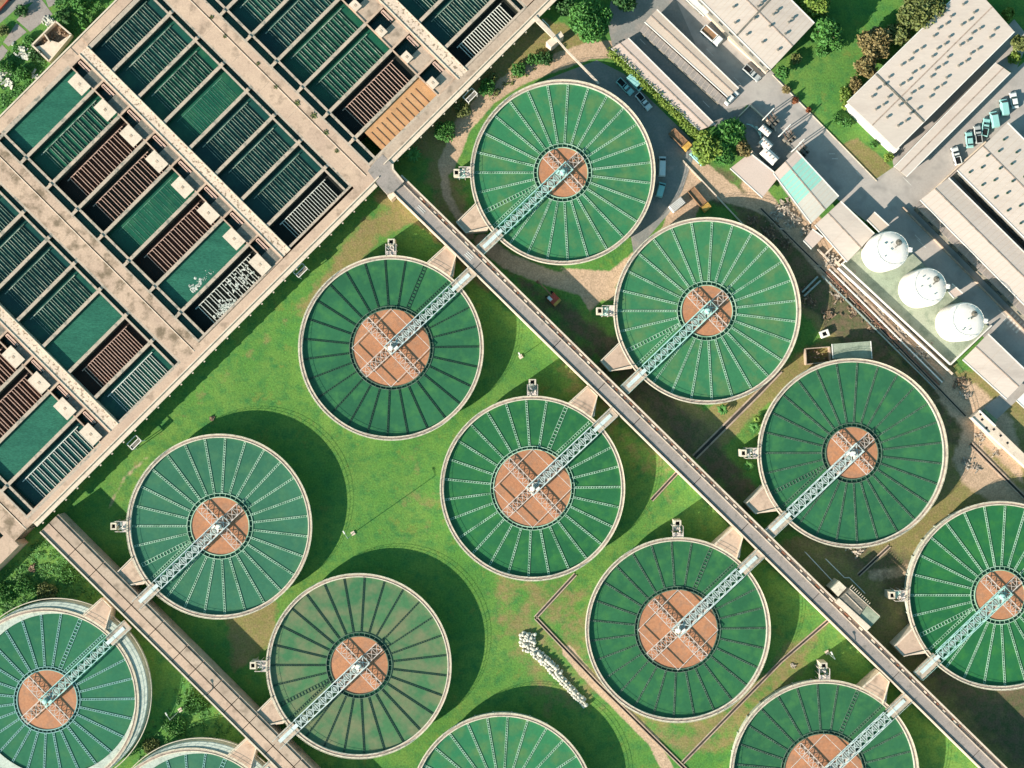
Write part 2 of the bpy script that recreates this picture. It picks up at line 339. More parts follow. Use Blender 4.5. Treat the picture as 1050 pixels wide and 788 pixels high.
# ------------------------------------------------------------------ filter blocks
ZB = 7.0
Lc = [141,188.5,241.5,294,346.5,399.5,452.5,505.5,553]
def sdbox(mb, s0, s1, d0, d1, z0, z1): mb.prism([SD(s0,d0,ZB),SD(s1,d0,ZB),SD(s1,d1,ZB),SD(s0,d1,ZB)], z0, z1)
trough_cache = {}
BEDS = {'full': ('full',None,5.9), 'teal': ('tealw','trgreen',5.0), 'green': ('greenw','trgreen',5.05), 'greensub': ('greenw','trdark',5.15),
        'blue': ('bluew','trgreen',4.9), 'tealwhite': ('tealw','trwhite',4.9), 'brown': ('brownbed','trtan',4.6), 'black': ('blackbed','trtan',4.6),
        'blackwhite': ('blackbed','trwhite',4.6), 'foam': ('blackbed','trwhite',4.6), 'orange': ('orange','trdarkline',6.3), 'bluegreen': ('bluew','trwhite',4.9)}
def sdwall(mb, wt, s0, s1, d0, d1, z0, z1):
    sdbox(mb, s0, s1, d0, d1, z1-.3, z1); i = .35
    sdbox(wt, s0+i if s1-s0 > 1.2 else s0, s1-i if s1-s0 > 1.2 else s1, d0+i, d1-i, z0, z1-.3)
def filter_block(label, d0, d1, slot, kinds, boxes, send=553, first=0):
    root = thing('filter_block', label, 'filter block', (*SD(340,(d0+d1)/2,ZB), 0), 0, 'filter basin blocks')
    off = root.location
    def fin(mb, name, m, parent):
        mb.v = [(x-off.x, y-off.y, z) for x, y, z in mb.v]; return mb.build(name, m, parent)
    wl = MB(); wt = MB(); hw = 2.5
    n = len(kinds)
    for i in range(n+1):
        k = first+i
        sc = Lc[k] if k < 8 else send
        sdwall(wl, wt, sc-(hw if k else 4), sc+(hw if k < 8 else 1), d0, d1, 0, ZB)
        if k < 8 and k:   # lip posts along divider ends
            sdbox(wl, sc-2.6, sc+2.6, (d0-7 if slot == 'low' else d1+3.5), (d0-4 if slot == 'low' else d1+6.5), ZB, ZB+.25)
    s0, s1 = Lc[first], send
    if slot == 'low':
        sdwall(wl, wt, s0-4, s1+1, d0-3.5, d0, 0, ZB); sdwall(wl, wt, s0-4, s1+1, d0-16, d0-13.5, 0, ZB)
        sl_ = (d0-13.5, d0-3.5)
    else:
        sdwall(wl, wt, s0-4, s1+1, d1, d1+3, 0, ZB); sdwall(wl, wt, s0-4, s1+1, d1+10, d1+13, 0, ZB)
        sl_ = (d1+3, d1+10)
    for i in range(n+1):
        k = first+i; sc = Lc[k] if k < 8 else send
        sdwall(wl, wt, sc-2.2, sc+(2.2 if k < 8 else 1), sl_[0], sl_[1], 0, ZB)
    wo = fin(wl, 'basin_wall', 'wall', root); fin(wt, 'wet_wall_face', 'wet', wo)
    gw = MB(); sdbox(gw, s0, s1, sl_[0], sl_[1], 0, 5.7); fin(gw, 'gutter_water', 'tealw', root)
    for i, kd in enumerate(kinds):
        k = first+i; a = Lc[k]+hw if k else Lc[k]; b = (Lc[k+1]-hw) if k < 7 else send
        if k == 0: a = Lc[0]
        bed, tm, zw = BEDS[kd]
        mb = MB(); sdbox(mb, a-1, b+1, (d0 if kd != 'orange' else d0+14), d1, 0, zw); o = fin(mb, 'filter_basin', bed, root)
        o['label'] = {'full':'basin brim full of opaque green water','brown':'drained basin with brown bed and tan troughs','black':'drained basin with black bed and tan troughs','orange':'basin with orange dry bed','foam':'black basin with white foam floating at one end','blackwhite':'black basin with white troughs'}.get(kd, 'basin of dark green water over rows of troughs')
        if tm is None and not (kd == 'full' and d0 == -132 and i == 6): continue
        g0 = a+8   # gullet beside the divider
        if kd not in ('orange','full'):
            gm = MB(); sdbox(gm, g0-1.2, g0, d0+14, d1-8, zw, zw+.45 if kd != 'greensub' else zw+.05); fin(gm, 'gullet_wall', tm, o)
        nt_ = 10 if slot == 'low' else 10; span = (d1-10)-(d0+16)
        for j in range(nt_ if tm else 0):
            dc = d0+16+span*(j+.5)/nt_
            t = MB(); zt = zw+(.7 if zw < 4.7 else .28); 
            if kd == 'greensub': zt = zw+.06
            if kd == 'orange':
                sdbox(t, a+8, b-1, dc-.45, dc+.45, zw, zw+.12); fin(t, 'trough', 'rust', o); continue
            hwid = 2.5 if zw < 4.7 else 2.1; lw_ = .75 if zw < 4.7 else .6
            sdbox(t, g0, b, dc-hwid, dc-hwid+lw_, zw, zt); sdbox(t, g0, b, dc+hwid-lw_, dc+hwid, zw, zt)
            sdbox(t, g0-.8, g0, dc-hwid, dc+hwid, zw, zt)
            fin(t, 'trough', tm, o)
        if kd == 'foam' or kd == 'full' and d0 == -132 and i == 6:
            fo = MB()
            for q in range(150 if kd == 'foam' else 60):
                if kd == 'foam':
                    if rnd() < .5: sx = b-4-abs(random.gauss(0,6)); dd = d0+46+random.gauss(0,8)
                    else: sx = b-2-rnd()*(b-a-14); dd = d0+70+rnd()*44
                    r = .12+rnd()*.3; zf = zw+.72
                else: sx = b-6-abs(random.gauss(0,5)); dd = d0+30+rnd()*42; r = .1+rnd()*.45*(dd < d0+50); zf = zw+.01
                x, y = SD(max(sx,a+3), min(dd, d1-12), ZB)
                fo.lathe([(0,zf+r*.15),(r*.7,zf+r*.1),(r,zf)], 7, cx=x, cy=y)
            fo_ = fin(fo, 'foam', 'foam', o); fo_['kind'] = 'stuff'
    if kinds and boxes:   # deck beyond the cells, with pits and slabs
        dk = MB(); dw = MB(); e = d1; W_ = boxes
        lo, hi = e, W_
        sdwall(dk, dw, s0-4, s1+1, hi-2.4, hi, 0, ZB); sdwall(dk, dw, s0-4, s1+1, lo, lo+2, 0, ZB)
        for i in range(n+1):
            k = first+i; sc = (Lc[k] if k < 8 else send)
            sdwall(dk, dw, sc-(1.5 if k else 4), sc+(1.5 if k < 8 else 1), lo+2, hi-2.4, 0, ZB)
        eo = fin(dk, 'equipment_deck', 'peach', root); fin(dw, 'wet_wall_face', 'wet', eo)
        sb = MB(); pw = MB()
        for i in range(n):
            k = first+i; pm = MB(); x0_, y0_ = SD(Lc[k]+3, hi-6, ZB); x1_, y1_ = SD(Lc[k]+(26 if d0 != 224 else 24), hi-6, ZB); pm.bar((x0_,y0_,ZB-.5),(x1_,y1_,ZB-.5),.45); x0_, y0_ = SD(Lc[k]+3, hi-9.5, ZB); x1_, y1_ = SD(Lc[k]+24, hi-9.5, ZB); pm.bar((x0_,y0_,ZB-.6),(x1_,y1_,ZB-.6),.22); pm.bar((x0_,y0_,ZB-.6),(*SD(Lc[k]+3,hi-6,ZB),ZB-.5),.22); fin(pm, 'pipework', 'trtan', root)
        for i in range(n):
            k = first+i; sa = Lc[k]+1.5; sb_ = (Lc[k+1] if k < 7 else send)-(1.5 if k < 7 else 0); mid = sa+(sb_-sa)*.5
            sdbox(sb, mid, sb_, lo+2, hi-2.4, 0, ZB-.25); sdbox(pw, sa, mid, lo+2, hi-2.4, 0, 4.5)
        fin(sb, 'cover_slab', 'peach2' if d0 == 224 else 'slab', root); fin(pw, 'pit_water', 'bluew', root)
    return root
# deck strips between the blocks
def deck(name, label, cat, d0, d1, s0, s1, m, joint=None, z=ZB, group=None, kerb=False):
    root = thing(name, label, cat, (*SD((s0+s1)/2,(d0+d1)/2,ZB),0), 0, group); off = root.location
    def fin(mb, nm, m_):
        mb.v = [(x-off.x, y-off.y, q) for x, y, q in mb.v]; return mb.build(nm, m_, root)
    mb = MB()
    if joint:
        sdbox(mb, s0, s1, d0, joint-.8, 0, z); sdbox(mb, s0, s1, joint+.8, d1, 0, z)
        j = MB(); sdbox(j, s0, s1, joint-.8, joint+.8, 0, z-.5); fin(j, 'expansion_joint', 'joint')
        j = MB(); sdbox(j, s0, s1, joint-2, joint-.8, z, z+.08); fin(j, 'joint_lip', 'cream')
        for c in range(8):
            sc = s0+(s1-s0)*(c+.4+.2*rnd())/8; j = MB(); sdbox(j, sc-.3, sc+.3, d0+.5, joint-2, z, z+.012); sdbox(j, sc+9, sc+9.6, joint+1, d1-.5, z, z+.012); fin(j, 'cross_joint', 'peach2')
    else: sdbox(mb, s0, s1, d0, d1, 0, z)
    fin(mb, 'deck_slab', m)
    k = MB()
    if kerb:
        sdbox(k, s0, s1, d0+.1, d0+1.3, z, z+.2); sdbox(k, s0, s1, d1-1.3, d1-.1, z, z+.2)
        fin(k, 'kerb', 'cream')
    return root
# strips (d ranges measured along the basins)
filter_block('box-side filter block at the bottom left, between the left gallery deck and its speckled walkway', -488, -352, 'low', ['teal','teal','teal','teal','brown','brown','full','bluegreen'], -330, 560)
filter_block('left filter block whose basins end below the second peach gallery deck, one brown basin drained', -313, -199, 'high', ['blue','blue','blue','blue','greenish' if 0 else 'teal','full','brown','tealwhite'], None, 556)
filter_block('filter block with foam in its last basin and two bright green full basins', -132, 3, 'low', ['full','green','brown','black','greensub','brown','full','foam'], 25, 554)
filter_block('filter block of eight dark teal basins between long speckled walkway and middle peach deck', 42, 157, 'high', ['blue','teal','green','greensub','blue','blue','blue','blackwhite'], None, 551)
filter_block('filter block with the single orange basin beside the perimeter walk', 224, 350, 'low', ['teal','teal','teal','blue','green','green','black','orange'], 388, 548)
filter_block('filter block at the top edge whose last basin is black with white troughs', 407, 520, 'high', ['blue','blue','blue','blue','blue','teal','blue','blackwhite'], None, 547)
deck('gallery_deck', 'wide peach concrete gallery deck at the bottom left corner of the filters', 'gallery deck', -540, -504, 80, 570, 'stained', -515, group='peach gallery decks')
deck('gallery_deck', 'stained peach gallery deck between the two left filter blocks', 'gallery deck', -186, -148, 110, 560, 'stained', -160, group='peach gallery decks')
deck('gallery_deck', 'long peach gallery deck with dark plant tufts along its joint, at the top middle', 'gallery deck', 170, 208, 100, 556, 'peach', 196, group='peach gallery decks')
deck('gallery_deck', 'peach gallery deck cut off by the top edge of the photo', 'gallery deck', 533, 600, 100, 547, 'peach', 570, group='peach gallery decks')
deck('walkway', 'speckled cream walkway at the lower left', 'walkway', -330, -313, 120, 556, 'speckle', group='speckled walkways', kerb=True)
deck('walkway', 'speckled cream walkway starting beside the ruined pit at the upper left', 'walkway', 25, 42, 137, 554, 'speckle', group='speckled walkways', kerb=True)
deck('walkway', 'speckled cream walkway ending near the orange basin', 'walkway', 388, 407, 120, 552, 'speckle', group='speckled walkways', kerb=True)
# outer leftover corner block beyond the left deck
def left_corner():
    root = thing('filter_block', 'corner of one more filter block at the left edge, only its slots showing', 'filter block', (*SD(420,-600,ZB),0), 0, 'filter basin blocks'); off = root.location
    wl = MB()
    for i in range(4): sdbox(wl, Lc[4+i]+2-5, Lc[4+i]+2, -640, -555, 0, ZB)
    sdbox(wl, 553, 579, -700, -540, 0, ZB); sdbox(wl, 200, 553, -546, -540, 0, ZB)
    sdbox(wl, 200, 553, -556, -553, 0, ZB)
    wl.v = [(x-off.x,y-off.y,z) for x,y,z in wl.v]; wl.build('basin_wall','peach',root)
    g = MB(); sdbox(g, 200, 553, -553, -546, 0, 5.8); sdbox(g, 200, 553, -700, -556, 0, 4.6); g.v = [(x-off.x,y-off.y,z) for x,y,z in g.v]; g.build('gutter_water','bluew',root)
left_corner()
# perimeter walks
def perimeter():
    root = thing('perimeter_walk', 'peach concrete walk with cream outer edge along the lower right side of the filters', 'walkway', (*SD(560,-150,ZB),0)); off = root.location
    def fin(mb, nm, m_): mb.v = [(x-off.x,y-off.y,z) for x,y,z in mb.v]; return mb.build(nm, m_, root)
    a = MB()
    for (s0, s1, d0, d1) in ((560,570,-540,205),(556,560,-504,205),(554,556,-504,-504+.1)): sdbox(a, s0, s1, d0, d1, 0, ZB-.004)
    sdbox(a, 561,579,-540,-540+.01,0,ZB-.01)
    fin(a, 'walk_slab', 'peach')
    c = MB(); sdbox(c, 569.3, 571, -503, 207, ZB-.3, ZB+.3); sdbox(c, 571, 578, -503, 196, ZB-.75, ZB-.3)
    fin(c, 'ledge', 'cream')
    for i in range(29):
        b = MB(); d = -495+i*23.7; sdbox(b, 570.5, 580.5, d, d+2.2, ZB-1.3, ZB-.78); fin(b, 'bracket', 'cream')
    f = MB(); sdbox(f, 570, 570.5, -500, 205, 0, ZB-.3); fin(f, 'wall_face', 'cream')
    root2 = thing('perimeter_walk', 'brown speckled walk beside the orange basin running to the top edge', 'walkway', (*SD(556,370,ZB),0)); off = root2.location
    def fin2(mb, nm, m_): mb.v = [(x-off.x,y-off.y,z) for x,y,z in mb.v]; return mb.build(nm, m_, root2)
    a = MB(); sdbox(a, 552, 562, 205, 640, 0, ZB-.004); fin2(a, 'walk_slab', 'peach2')
    a = MB(); sdbox(a, 548.5, 552, 205, 388, 0, ZB-.004); sdbox(a, 548.5, 552, 407, 640, 0, ZB-.004); fin2(a, 'walk_slab', 'peach2')
    c = MB(); sdbox(c, 561.6, 563.2, 225, 640, ZB-.3, ZB+.3); sdbox(c, 563.2, 570.5, 232, 640, ZB-.75, ZB-.3); fin2(c, 'ledge', 'cream')
    for i in range(17):
        b = MB(); sdbox(b, 562.5, 572.5, 242+i*24, 244.2+i*24, ZB-1.3, ZB-.78); fin2(b, 'bracket', 'cream')
    f = MB(); sdbox(f, 562, 562.5, 225, 640, 0, ZB-.3)
    fin2(f, 'wall_face', 'cream')
    root3 = thing('perimeter_walk', 'peach walk with cream edge along the upper left side of the filters', 'walkway', (*SD(130,40,ZB),0)); off = root3.location
    a = MB(); sdbox(a, 121, 137, -250, 23, 0, ZB-.004); sdbox(a, 121, 136, 44, 250, 0, ZB-.004); sdbox(a, 121, 136.9, 23, 44, 0, ZB-.12)
    a.v = [(x-off.x,y-off.y,z) for x,y,z in a.v]; a.build('walk_slab', 'peach', root3)
    c = MB(); sdbox(c, 119, 121, -250, 250, 0, ZB+.3); c.v = [(x-off.x,y-off.y,z) for x,y,z in c.v]; c.build('coping', 'cream', root3)
perimeter()
# concrete boxes standing on the equipment decks
def valve_boxes():
    def mk(label, w_, l_, h_):
        root = thing('valve_box', label, 'concrete box', group='pale concrete valve boxes')
        a = MB(); a.box(-l_/2, l_/2, -w_/2, w_/2, 0, h_); a.build('box_body', 'cream', root)
        b = MB(); b.box(-l_/2-.12, l_/2+.12, -w_/2-.12, w_/2+.12, h_, h_+.12); b.build('box_lid', 'cream', root)
        c = MB(); c.box(-.35,.35,-.3,.3,h_+.12,h_+.18); c.build('hatch','peach2',root)
        return root
    first = None
    rows = [(155, 52.8, -14, 4, 8, 0, 'in the row beside the foam basin block', 'peach'), (155.5, 52.8, -361, -343, 8, 4, 'in the lower left row', 'peach')]
    ordn = ['first','second','third','fourth','fifth','sixth','seventh','last']
    for (sa, st, d0, d1, n, k0, where, m_) in rows:
        proto = None
        for k in range(k0, n):
            s0 = sa+st*k; x, y = SD(s0+14, (d0+d1)/2, ZB)
            lab = f'flat cream concrete box, {ordn[k-k0 if k < n-1 else 7]} from the top {where}'
            if proto is None: proto = mk(lab, 18*.17, 28*.17, .45); proto.location = (x, y, ZB); proto.rotation_euler.z = R(-45)
            else: copytree(proto, (x, y, ZB), R(-45), lab)
    proto = None
    for k in range(2, 8):
        x, y = SD(160+52.8*k+ (155-160)+ 5, 358, ZB)
        lab = f'small white box, {ordn[k-2 if k < 7 else 7]} from the top above the orange basin block'
        if proto is None: proto = mk(lab, 1.9, 2.3, .7); proto.location = (x, y, ZB); proto.rotation_euler.z = R(-45)
        else: copytree(proto, (x, y, ZB), R(-45), lab)
valve_boxes()
# tufts growing from the middle gallery deck joint
def leaves(mb, cx, cy, cz, rx, rz, n, size, up=.5):
    for _ in range(n):
        while True:
            x, y, z = rnd()*2-1, rnd()*2-1, rnd()*2-1
            q = x*x+y*y+z*z
            if .12 < q < 1: break
        p = Vector((cx+x*rx, cy+y*rx, cz+z*rz)); sz = size*(.6+.8*rnd())
        nrm = Vector((random.gauss(x*.5,.6), random.gauss(y*.5,.6), random.gauss(up,.5))).normalized()
        t = nrm.orthogonal().normalized(); t.rotate(Matrix.Rotation(rnd()*6.28, 3, nrm)); b = nrm.cross(t)
        o = len(mb.v)
        mb.v += [tuple(p-t*sz), tuple(p-b*sz*.55), tuple(p+t*sz), tuple(p+b*sz*.55)]; mb.f.append((o,o+1,o+2,o+3))
def tree(name, label, cat, px, py, rpx, h, m, dens=1., flat=.55, group=None, z0=0, lobes=7, size=.5):
    hc = h*.62; c = W(px, py, hc); r = rpx*S*(H-hc)/H
    root = thing(name, label, cat, (c.x, c.y, z0), rnd()*6, group)
    tr = MB(); k = max(.08, h*.028)
    segs = 5; px_, py_ = 0, 0; pts = []
    for i in range(segs+1): pts.append((px_, py_, h*.62*i/segs)); px_ += random.uniform(-.12,.12)*h*.1; py_ += random.uniform(-.12,.12)*h*.1
    for i in range(segs): tr.bar(pts[i], pts[i+1], k*2*(1-.12*i))
    for i in range(7):
        a = i*.9+rnd(); rr = r*.65; tr.bar(pts[3 if i % 2 else 4], (math.cos(a)*rr, math.sin(a)*rr, h*(.6+.2*rnd())), k*.8)
    tr.build('trunk', 'bark', root)
    cr = MB()
    for i in range(lobes):
        a = i*2.4+rnd(); q = r*(.62*math.sqrt((i+.3)/lobes)+.05); lr = r*(.34+.22*rnd())
        leaves(cr, q*math.cos(a), q*math.sin(a), h*(.62+.22*rnd()-.15*(i/lobes)), lr, lr*flat*1.2+.2, int(dens*70*max(1,lr*lr)**.9)+25, size)
    leaves(cr, 0, 0, h*.62, r*.88, h*.26, int(dens*24*r*r)+20, size)
    cr.build('crown', m, root)
    return root
def shrub(label, px, py, rpx, h, m, name='shrub', group=None, z0=0, size=.3, dens=1.3):
    c = W(px, py, z0+h/2); r = rpx*S*1.3
    root = thing(name, label, 'shrub', (c.x, c.y, z0), 0, group)
    st = MB()
    for i in range(5): st.bar((0,0,0), (math.cos(i*1.3)*r*.5, math.sin(i*1.3)*r*.5, h*.7), .08)
    st.build('stem', 'bark', root)
    cr = MB()
    for i in range(4):
        a = i*1.7+rnd(); leaves(cr, math.cos(a)*r*.4, math.sin(a)*r*.4, h*.6, r*.55, h*.45, int(dens*60*max(.6,r*r*.5)), size)
    cr.build('foliage', m, root); return root
def palm(label, px, py, rpx, h, m='lf1'):
    c = W(px, py, h); root = thing('palm', label, 'palm', (c.x, c.y, 0)); r = rpx*S
    t = MB(); t.bar((0,0,0),(0,0,h*.8),.3); t.build('trunk','bark',root)
    cr = MB(); n = 13
    for i in range(n):
        a = i*2*PI/n+rnd()*.3; L_ = r*(.8+.35*rnd()); prev = None
        for j in range(7):
            q = j/6; p = Vector((math.cos(a)*L_*q, math.sin(a)*L_*q, h*.8+.8*math.sin(q*PI*.75)-q*q*.6)); wd = .38*math.sin(PI*(q*.85+.12)); sdv = Vector((-math.sin(a), math.cos(a), 0))*wd
            if prev: cr.add([prev[0]-prev[1]+Vector((0,0,-.15)), prev[0], p, p-sdv+Vector((0,0,-.15))], [(0,1,2,3)]); cr.add([prev[0], prev[0]+prev[1]+Vector((0,0,-.15)), p+sdv+Vector((0,0,-.15)), p], [(0,1,2,3)])
            prev = (p, sdv)
    cr.build('frond', m, root)
tuft = None
for i, (s, d, r) in enumerate([(235,199,1.6),(268,193,1.8),(330,199,1.8),(372,193,2),(410,199,2.6),(440,203,3),(470,198,2.4),(500,190,2)]):
    c = SD(s, d, ZB)
    if tuft is None:
        tuft = thing('weed_tuft', 'small dark weed tuft growing from the joint of the middle gallery deck', 'weed', (c[0],c[1],ZB), 0, 'weeds on the gallery deck')
        m_ = MB(); leaves(m_, 0,0,.05,.55,.12,70,.16); m_.build('foliage', 'lf4', tuft)
    else:
        t = copytree(tuft, (c[0],c[1],ZB), rnd()*6); t.scale = (r/1.8,)*2+(1,)

# ------------------------------------------------------------------ channels
ZC = 5.6
def channel(label, p0, ang, t0, t1, sections, joints, jw=.35):
    dx, dy = math.cos(R(ang)), math.sin(R(ang)); nx, ny = dy, -dx
    def P(t, o): return W2(p0[0]+t*dx+o*nx, p0[1]+t*dy+o*ny, ZC)
    c = P((t0+t1)/2, 10); root = thing('raised_channel', label, 'raised channel', (c[0], c[1], 0)); off = root.location
    for (o0, o1, z, m, nm) in sections:
        mb = MB(); cuts = [t0]+[j for j in joints if t0 < j < t1]+[t1]
        for a, b in zip(cuts, cuts[1:]):
            if nm in ('deck_slab','covered_duct'): a2, b2 = (a+(jw if a != t0 else 0)), b-(jw if b != t1 else 0)
            else: a2, b2 = a, b
            mb.prism([P(a2,o0),P(b2,o0),P(b2,o1),P(a2,o1)], 0, z)
        mb.v = [(x-off.x, y-off.y, zz) for x, y, zz in mb.v]; mb.build(nm, m, root)
    return P, root, off
secR = [(0,1.4,ZC+.35,'cream','parapet'),(1.4,2.3,ZC-.5,'joint','groove'),(2.3,13.6,ZC,'grey','deck_slab'),(13.6,14.4,ZC+.25,'cream','kerb'),(14.4,17.9,ZC-.12,'rimdeck','covered_duct'),(17.9,18.5,ZC-.5,'joint','groove'),(18.5,20.2,ZC+.3,'cream','parapet')]
PR, chR, offR = channel('long grey topped raised channel crossing between the two ranks of round tanks', (588,380), 44.4, -266, 760, secR, [-145,-31,32,83,170,238,340,455,570,640])
secL = [(0,1.5,ZC+.35,'cream','parapet'),(1.5,2.3,ZC-.4,'joint','groove'),(2.3,12.8,ZC,'peach','deck_slab'),(12.8,13.8,ZC-.5,'joint','groove'),(13.8,23,ZC-.1,'peach2','covered_duct'),(23,23.6,ZC-.6,'joint','groove'),(23.6,25.8,ZC-.35,'peach2','ledge')]
PL, chL, offL = channel('brown topped raised channel at the lower left leaving the filter corner', (57.9,563), 44.9, -24, 420, secL, [14,44,95,130,165,188,215,240,266,300,330,360])
def channel_bits():
    # small covers, hatches and cross kerbs on the channels
    hm = {}
    for nm, m_, zz in (('hatch','rust',.07),('cover_plate','cream',.11)):
        q = MB(); q.box(-.45,.45,-.25,.25,0,zz+.1); me = bpy.data.meshes.new(nm); me.from_pydata(q.v,[],q.f); me.update(); me.materials.append(M[m_]); hm[nm] = me
    for nm, st in (('hatch', 11.5), ('cover_plate', 15)):
        for t in np.arange(-235, 540, st):
            if nm == 'hatch' and rnd() < .3: continue
            a = t+rnd()*6; p = PR(a, 15.8+rnd()*.8); o = put(nm, hm[nm], chR, (p[0]-offR.x, p[1]-offR.y, ZC-.12), R(-44.4)); o.scale = (.5+rnd(), .8+.5*rnd(), 1)
    # junction slab with painted dashes
    mb = MB(); 
    for o in (6.5, 8.5, 10.5): mb.prism([PR(-163,o),PR(-154,o),PR(-154,o+1),PR(-163,o+1)], ZC+.01, ZC+.06)
    for o in (7.5, 9.5): mb.prism([PR(-232,o),PR(-222,o),PR(-222,o+.8),PR(-232,o+.8)], ZC+.01, ZC+.06)
    mb.v = [(x-offR.x, y-offR.y, z) for x, y, z in mb.v]; mb.build('painted_mark', 'mark', chR)
channel_bits()
def junction():
    pts = [(377,175.5),(385,165.5),(392.5,158.5),(402.6,169),(403,174),(413.8,186.8),(404,196.5),(396.5,198.5),(387,189)]
    root = thing('channel_junction', 'grey concrete junction box where the grey channel leaves the filter block', 'junction', (*W2(392,182,ZC),0)); off = root.location
    mb = MB(); mb.prism([W2(x,y,ZB+.03) for x,y in pts], 0, ZB+.03); mb.v = [(x-off.x,y-off.y,z) for x,y,z in mb.v]; mb.build('deck_slab','grey',root)
    mb = MB()
    for a, b in (((402.6,168.6),(403,174)),((403,174),(413.8,186.8))): mb.bar(W(*a,7.1), W(*b,7.1), .4, .5)
    mb.v = [(x-off.x,y-off.y,z) for x,y,z in mb.v]; mb.build('kerb','cream',root)
    mb = MB(); mb.prism([W2(x,y,5) for x,y in ((397,201),(401,197.5),(405.5,201),(401,205.5))], 0, 5); mb.v = [(x-off.x,y-off.y,z) for x,y,z in mb.v]; mb.build('pier','cream',root)
junction()

# ------------------------------------------------------------------ clarifier tanks
ZT = 4.7; TS = S*(H-ZT)/H; TR = 95*TS; ZWT = 4.05
cache = {}
def launder_mesh(r0, r1, wd, m):
    key = ('l', round(r0,2), round(r1,2), wd, m)
    if key not in cache:
        mb = MB(); z0, z1 = ZWT-.25, ZWT+.14; h = wd/2
        mb.box(r0, r1, -h, -h+.09, z0, z1); mb.box(r0, r1, h-.09, h, z0, z1)
        n = int((r1-r0)/(.62 if wd < .8 else .85))
        for i in range(n):
            x = r0+(i+.5)*(r1-r0)/n; a = .13 if wd < .8 else .17
            if wd < .8: mb.add([(x-.28,-h+.09,z1-.03),(x-.14,-h+.09,z1-.03),(x+.28,h-.09,z1-.03),(x+.14,h-.09,z1-.03)], [(0,1,2,3)])
            mb.box(x-a/2, x+a/2, -h+.09, h-.09, z1-.12, z1-.005)
        me = bpy.data.meshes.new('launder'); me.from_pydata(mb.v, [], mb.f); me.update(); me.materials.append(M[m]); cache[key] = me
    return cache[key]
def truss(mb, x0, x1, wd, z, ch=.2, lat=.1, zd=1.1, side=True, step=2.2):
    h = wd/2
    for y in (-h, h):
        mb.bar((x0,y,z),(x1,y,z),ch)
        if side: mb.bar((x0,y,z+zd),(x1,y,z+zd),ch*.6)
    n = max(1, round((x1-x0)/step)); dx = (x1-x0)/n
    for i in range(n+1):
        x = x0+i*dx; mb.bar((x,-h,z),(x,h,z),lat)
        if side:
            for y in (-h,h): mb.bar((x,y,z),(x,y,z+zd),lat*.8)
    for i in range(n):
        x = x0+i*dx; mb.bar((x,-h,z),(x+dx,h,z),lat); mb.bar((x,h,z+.02),(x+dx,-h,z+.02),lat)
        if side:
            for y in (-h,h): mb.bar((x,y,z) if i%2 else (x,y,z+zd),(x+dx,y,z+zd) if i%2 else (x+dx,y,z),lat*.8)
